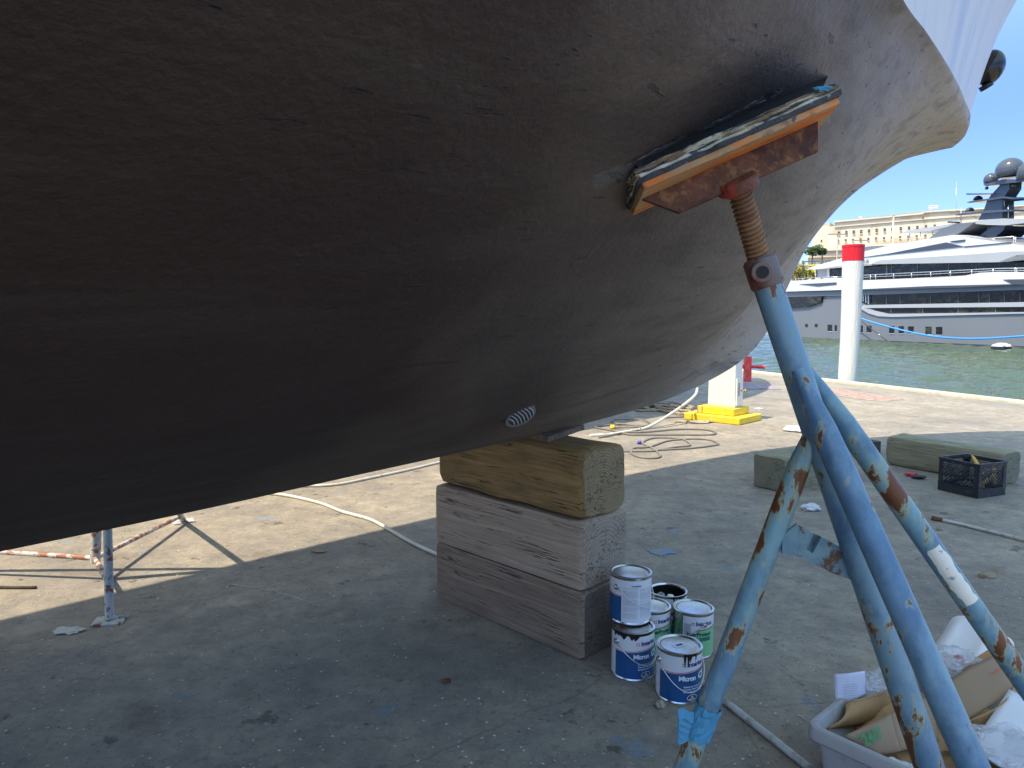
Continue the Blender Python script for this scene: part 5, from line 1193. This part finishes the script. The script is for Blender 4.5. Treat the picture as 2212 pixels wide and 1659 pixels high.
mast = yp('mast', [c6(*p) for p in ((500, 1285), (590, 1130), (640, 990), (700, 890), (780, 860), (930, 640), (1010, 700), (1010, 780), (930, 900), (890, 960), (890, 1260))], 3.2, 1.4, 'dome')
for pts in (((315, 1000), (390, 975), (900, 905), (1055, 915), (1055, 945), (900, 930), (390, 1008), (330, 1008)), ((115, 1205), (190, 1180), (600, 1135), (970, 1115), (970, 1145), (600, 1175), (190, 1213)), ((300, 860), (320, 852), (710, 852), (712, 868), (320, 878)), ((580, 712), (640, 692), (900, 625), (1300, 620), (1300, 660), (960, 690), (780, 720), (620, 735))):
    yp('mast_arm', [c6(*p) for p in pts], 2.6, 2.6, 'dome', mast)
def ydome(x, y0, y1, r_, name='radar_dome'):
    b0 = onp(*c3(*c6(x, y1)), 3.4); t0_ = onp(*c3(*c6(x, y0)), 3.4); e_ = onp(*c3(*c6(x+r_, y1)), 3.4); rr = (e_-b0).length; hh = (t0_-b0).z
    bm = bmesh.new(); add_lathe(bm, [(0, 0), (rr*.9, 0), (rr, .12)]+[(rr*math.cos(a), hh-rr+rr*math.sin(a)) for a in [math.pi/2*i/10 for i in range(11)]], 28, b0-Vector(yr.location)); link(name, bm, M['dome'], mast, smooth=True)
ydome(1010, 280, 590, 165); ydome(705, 525, 690, 80); ydome(1330, 340, 625, 150); ydome(500, 890, 945, 50, 'radar_hub'); ydome(365, 1080, 1150, 50, 'radar_hub'); ydome(640, 740, 790, 20, 'mast_lamp'); ydome(1068, 690, 755, 25, 'mast_lamp')
bm = bmesh.new()
for x, y0, y1 in ((150, 640, 1300), (925, 930, 1080), (990, 1040, 1250), (230, 1060, 1320)):
    add_tube(bm, [onp(*c3(*c6(x, y1)), 3)-Vector(yr.location), onp(*c3(*c6(x, y0)), 3)-Vector(yr.location)], .02, 5)
link('antenna', bm, M['steel'], yr)
for sx, sy, hw_, hh in ((533, 1175, 19, 29), (585, 1178, 10, 28), (798, 1183, 20, 30), (872, 1185, 21, 31), (1068, 1190, 22, 32), (1150, 1191, 22, 32), (1234, 1193, 24, 32), (1386, 1197, 26, 34), (1478, 1200, 27, 35)):
    w_ = yp('window', [(sx-hw_, sy-hh), (sx+hw_, sy-hh), (sx+hw_, sy+hh), (sx-hw_, sy+hh)], -.03, .3, 'glass')
    yp('window_sill', [(sx-hw_, sy+hh), (sx+hw_, sy+hh), (sx+hw_, sy+hh+4), (sx-hw_, sy+hh+4)], -.06, .3, 'ywhite', w_)
for sx in (332, 416): yp('porthole', [(sx+14*math.cos(a*.4488), 1153+16*math.sin(a*.4488)) for a in range(14)], -.03, .3, 'glass')
def yrail(pts, off, r_, mat='steel', name='rail'):
    bm = bmesh.new(); P_ = [onp(*c3(x, y), off)-Vector(yr.location) for x, y in pts]; add_tube(bm, P_, r_, 6); return link(name, bm, M[mat], yr)
yrail([(600, 735), (760, 722), (1405, 690), (1945, 662), (2700, 648)], -.45, .05); yrail([(600, 750), (760, 740), (1405, 710), (1945, 680), (2700, 670)], -.45, .035)
yrail([(225, 748), (400, 740), (600, 733)], -.45, .04)
for x in (785, 885, 930, 1085, 1240, 1405, 1575, 1760, 1945, 2135, 2150, 2330, 2520): 
    y = 722-(x-760)*.0495; yrail([(x, y), (x, y+38)], -.45, .05, name='rail_post')
for x in (240, 300, 360, 420, 500, 560): yrail([(x, 747), (x, 765)], -.45, .04, name='rail_post')
for a, b_ in (((1225, 340), (1225, 430)), ((1318, 325), (1318, 410)), ((1420, 325), (1420, 390))): yrail([a, b_], 2.5, .06, name='awning_post')
for a, b_ in (((2125, 385), (2125, 445)), ((2140, 385), (2140, 445)), ((1890, 398), (2125, 385)), ((1920, 400), (1960, 410))): yrail([a, b_], 1.5, .05, name='rail')
yp('door', [(428, 672), (500, 668), (500, 738), (428, 740)], 1.5, .2, 'ylight'); yp('door_frame', [(505, 665), (528, 664), (528, 738), (505, 738)], 1.45, .3, 'ywhite')
yp('foredeck_canopy', [(295, 597), (520, 592), (520, 602), (295, 606)], 2.5, 3.5, 'ydark')
yrail([(302, 600), (302, 742)], 2.6, .12, 'ydark', 'canopy_post'); yrail([(505, 600), (505, 660)], 2.6, .08, 'ydark', 'canopy_post')
yp('covered_tender', [(800, 515), (810, 485), (860, 470), (985, 463), (1000, 470), (960, 482)], 2.5, 2, 'ygrey2')
yp('sat_dome', [(1548, 268), (1550, 258), (1562, 252), (1580, 252), (1592, 258), (1594, 270)], 2.5, 1, 'dome')
for i, (x0, x1) in enumerate(((1020, 1030), (1064, 1068), (1290, 1294), (1560, 1564), (1796, 1800))):
    yp('window_mullion', [(x0, 623), (x1, 622), (x1, 745-(x0-760)*.035), (x0, 746-(x0-760)*.035)], 1.55, .1, 'ygrey2')
for x in (1020, 1140, 1400, 1640, 1820, 1910, 2040, 2175): yp('window_mullion', [(x, 883-(x-757)*.032), (x+4, 883-(x-757)*.032), (x+4, 972-(x-757)*.012), (x, 972-(x-757)*.012)], .3, .1, 'ygrey2')
for x in (1060, 1335, 1640, 1965): yp('window_mullion', [(x, 1002-(x-830)*.008), (x+4, 1002-(x-830)*.008), (x+4, 1052-(x-1040)*.013), (x, 1052-(x-1040)*.013)], .05, .1, 'ygrey2')
# stair and its gleaming rail
for k in range(5): yp('stair_rail', [(775+k*22, 888), (781+k*22, 888), (781+k*22, 925+k*11), (775+k*22, 925+k*11)], .1, .1, 'steel')
bm = bmesh.new(); P0 = onp(*c3(758, 632-26+8), .24); xdir = yd_
t = text_bm('NAVIGATEUR', 1.15, .012, 1.12)
ww = max(v.co.x for v in t.verts); e0, e1_ = onp(*c3(872, 612), .22), onp(*c3(755, 612), .22); sc = (e0-e1_).length/(ww*6/10.2)
for v in t.verts: v.co = e0-yd_*((ww-v.co.x)*sc)+Vector((0, 0, v.co.y*sc*.95))-Vector(yr.location)
link('lettering', t, M['ygrey'], yr)
# lines and buoy
bm = bmesh.new(); add_tube(bm, smooth_path([onp(*c3(x, y), o_) for x, y, o_ in ((740, 1070, -9), (900, 1125, -8), (1100, 1180, -7), (1300, 1225, -6), (1500, 1255, -5.5), (1800, 1268, -5), (2212, 1245, -4.5), (2700, 1200, -4))], 6), .09, 8); tag(link('mooring_line', bm, M['bluerope']), 'bright blue mooring line sagging in front of the superyacht hull', 'rope')
bm = bmesh.new(); add_tube(bm, [onp(*c3(x, y), o_) for x, y, o_ in ((760, 1080, -1.0), (1052, 1304, -.8))], .06, 6); tag(link('mooring_line', bm, M['ydark']), 'dark taut line running down the superyacht hull into the water', 'rope')
by = onp(*c3(2016, 1342), -4); by.z = WZ; buoy = empty('buoy', tuple(by), label='white round buoy with dark base floating beside the superyacht', cat='buoy')
bm = bmesh.new(); add_lathe(bm, [(0, .62), (.35, .60), (.68, .46), (.82, .3)][::-1], 24); link('buoy_top', bm, M['ywhite'], buoy, smooth=True)
bm = bmesh.new(); add_lathe(bm, [(.6, -.3), (.80, .05), (.83, .29)], 24); link('buoy_base', bm, M['ydark'], buoy, smooth=True)

# ---------------- building across the basin ----------------
b0_, b1_ = Vector((81.7, 174, 0)), Vector((113.5, 153, 0)); bd = (b1_-b0_).normalized(); bn = Vector((-bd.y, bd.x, 0)); bn = bn if bn.dot(b0_) > 0 else -bn
bu = empty('building', tuple(b0_), label='long cream concrete building with small square windows behind the superyacht', cat='building')
def bp_(name, pts, off, th_, mat, parent=None):
    P_ = [onp(*c3(x, y), off, b0_, bn)-Vector(bu.location) for x, y in pts]; return prism(name, P_, bn*th_, M[mat], parent or bu)
bp_('main_wall', [(575, 262), (1340, 190), (1345, 178), (1640, 152), (1655, 160), (2212, 118), (3200, 45), (3200, 1080), (520, 1080), (520, 300), (575, 296)], 0, 18, 'stucco')
bp_('roof_coping', [(570, 250), (1340, 181), (1342, 170), (1645, 146), (1660, 152), (2212, 112), (3200, 40), (3200, 46), (2212, 119), (1655, 161), (1640, 153), (1345, 179), (1340, 191), (570, 262)], -.5, 18.6, 'stucco2')
bp_('ledge', [(575, 296), (1340, 232), (3200, 90), (3200, 96), (1340, 238), (575, 303)], -.4, 1, 'stucco2')
bp_('side_wing', [(410, 330), (500, 270), (535, 262), (535, 1080), (380, 1080), (380, 430)], 6, 16, 'stucco')
bp_('podium', [(345, 470), (900, 455), (1500, 420), (3200, 300), (3200, 1085), (345, 1085)], -6, 5, 'stucco2')
bp_('podium_ledge', [(340, 505), (900, 490), (1500, 455), (1500, 461), (900, 497), (340, 512)], -6.8, 1, 'stucco')
bp_('podium_ledge', [(320, 560), (900, 540), (1500, 515), (1500, 522), (900, 549), (320, 568)], -6.8, 1, 'stucco')
def bwin(x, y, w_, h_):
    sl_ = -.075; f = bp_('window', [(x-w_, y-h_-w_*sl_), (x+w_, y-h_+w_*sl_), (x+w_, y+h_+w_*sl_), (x-w_, y+h_-w_*sl_)], -.12, .4, 'winglass')
    bp_('window_frame', [(x-w_, y-h_*.1), (x+w_, y-h_*.1), (x+w_, y+h_*.1), (x-w_, y+h_*.1)], -.2, .3, 'winframe', f)
    bp_('window_sill', [(x-w_-2, y+h_), (x+w_+2, y+h_-1), (x+w_+2, y+h_+3), (x-w_-2, y+h_+4)], -.3, .4, 'stucco2', f)
for i, x in enumerate((612, 677, 740, 805, 872, 938, 1008, 1075, 1147, 1218, 1290, 1365, 1440)):
    bwin(x, 356-(x-612)*.072, 10, 15); bwin(x-6, 421-(x-612)*.057, 9, 10)
for x, y in ((1510, 370), (1585, 364), (1660, 358), (1737, 352), (1812, 348), (1890, 345), (1970, 340), (2055, 335), (2137, 332), (2225, 326), (2310, 320)): bwin(x, y, 13, 13)
for x in (2205, 2290): bwin(x, 410-(x-2205)*.05, 13, 11)
bwin(461, 424, 7, 12)
for i in range(26): bp_('pilaster', [(640+i*68, 1080), (640+i*68+3, 1080), (643+i*68, 262-i*5.2), (640+i*68, 262-i*5.2)], -.06, .2, 'stucco2') if False else None
bp_('roof_unit', [(785, 226), (785, 212), (812, 212), (812, 224)], 3, 3, 'stucco2')
bm = bmesh.new()
for a, b_ in (((1390, 165), (1395, 120)), ((1395, 120), (1465, 118)), ((1465, 118), (1462, 160)), ((1390, 140), (1465, 138)), ((1390, 160), (1465, 118))): add_tube(bm, [onp(*c3(*a), 4, b0_, bn)-Vector(bu.location), onp(*c3(*b_), 4, b0_, bn)-Vector(bu.location)], .12, 5)
link('roof_frame', bm, M['stucco2'], bu)
bm = bmesh.new()
for x in (1340, 1665): add_tube(bm, [onp(*c3(x, 160), -.3, b0_, bn)-Vector(bu.location), onp(*c3(x, 240), -.3, b0_, bn)-Vector(bu.location)], .15, 5)
link('downpipe', bm, M['winframe'], bu)
# lamp posts on the far quay
for i, (x, y0, y1, lb) in enumerate(((602, 365, 560, 'tall street lamp left of the red piling top beyond the yacht'), (1085, 200, 520, 'tall pale pole in front of the cream building'), (800, 418, 560, 'street lamp just right of the red piling top beyond the yacht'))):
    a, b_ = onp(*c3(x, y1), -14, b0_, bn), onp(*c3(x, y0), -14, b0_, bn); a.z = -.5; lo_ = empty('street_lamp', tuple(a), label=lb, cat='street lamp', group='lamps on the far quay')
    bm = bmesh.new(); add_tube(bm, [Vector((0, 0, 0)), b_-a], .16, 6); link('pole', bm, M['winframe'] if i != 1 else M['stucco2'], lo_)
    bm = bmesh.new(); add_box(bm, b_-a, (4.4 if i == 0 else (1 if i == 1 else 3.4), .4, .22)); link('lamp_head', bm, M['winframe'] if i != 1 else M['stucco2'], lo_)
# far quay under the building
tag(slab('far_ground', [tuple((b0_-bd*260-bn*26).xy), tuple((b1_+bd*260-bn*26).xy), tuple((b1_+bd*700+bn*900).xy), tuple((b0_-bd*900+bn*900).xy)], -6, -.6, M['coping']), kind='structure')
# trees beyond the yacht bow
def leafy(bm, c, rad, n, s, rnd, sq=(1, 1, .8)):
    for _ in range(n):
        v = Vector((rnd.gauss(0, 1), rnd.gauss(0, 1), rnd.gauss(0, 1))).normalized()*rad*rnd.uniform(.45, 1)**.6; p = c+Vector((v.x*sq[0], v.y*sq[1], v.z*sq[2]))
        a = Vector((rnd.gauss(0, 1), rnd.gauss(0, 1), rnd.gauss(0, 1))).normalized(); b_ = a.orthogonal().normalized()
        bm.faces.new([bm.verts.new(p+a*s), bm.verts.new(p+b_*s*.5), bm.verts.new(p-a*s), bm.verts.new(p-b_*s*.5)])
def tree(px, py, base_off, rad, mk, label, seed, palm=False):
    c = onp(*c3(px, py), base_off, b0_, bn); g0 = Vector((c.x, c.y, -.6)); rnd = random.Random(seed); t_ = empty('palm_tree' if palm else 'tree', tuple(g0), label=label, cat='palm' if palm else 'tree', group='trees on the far quay')
    hgt = c.z-g0.z; bm = bmesh.new(); add_tube(bm, [Vector((0, 0, 0)), Vector((.2, .1, hgt*.5)), Vector((0, 0, hgt))], [.28, .2, .14], 8)
    if not palm:
        for k in range(5): v = Vector((math.cos(k*1.3), math.sin(k*1.3), .7))*rad*.6; add_tube(bm, [Vector((0, 0, hgt*.7)), Vector((0, 0, hgt*.85))+v*.7], [.13, .05], 6)
    link('trunk', bm, M['trunk'], t_); bm = bmesh.new()
    if palm:
        for k in range(26):
            a = rnd.uniform(0, 6.28); el_ = rnd.uniform(-.3, 1.2); L_ = rad*rnd.uniform(.8, 1.2); prev = None
            for i in range(9):
                q = i/8; p = Vector((math.cos(a)*L_*q*math.cos(el_*.6), math.sin(a)*L_*q*math.cos(el_*.6), hgt+L_*(math.sin(el_)*q-.75*q*q)))
                sd_ = Vector((-math.sin(a), math.cos(a), 0))*rad*.13*(1-q*.7)
                cur = [bm.verts.new(p+sd_-Vector((0, 0, .12*rad))), bm.verts.new(p), bm.verts.new(p-sd_-Vector((0, 0, .12*rad)))]
                if prev: bm.faces.new((prev[0], prev[1], cur[1], cur[0])); bm.faces.new((prev[1], prev[2], cur[2], cur[1]))
                prev = cur
    else:
        for k in range(7): leafy(bm, Vector((rnd.uniform(-.6, .6)*rad, rnd.uniform(-.6, .6)*rad, hgt+rnd.uniform(-.3, .5)*rad)), rad*.55, 170, .24, rnd)
    link('crown', bm, M[mk], t_)
tree(385, 520, -16, 1.9, 'leafdark', 'dark green tree above the canopy beyond the yacht bow', 1)
tree(470, 515, -14, 1.1, 'leafdark', 'small dark tree between the canopy and the red piling', 5)
tree(262, 690, -26, 3.0, 'leafyellow', 'yellow green bush beside the hull beyond the yacht bow', 2)
tree(330, 655, -24, 2.6, 'leafyellow', 'yellow green palm under the dark canopy', 3, True)
tree(390, 670, -22, 2.4, 'leafyellow', 'yellow palm just left of the yacht door', 4, True)
tree(230, 730, -20, 3.2, 'leafyellow', 'low yellow bush by the water beyond the hull', 6)
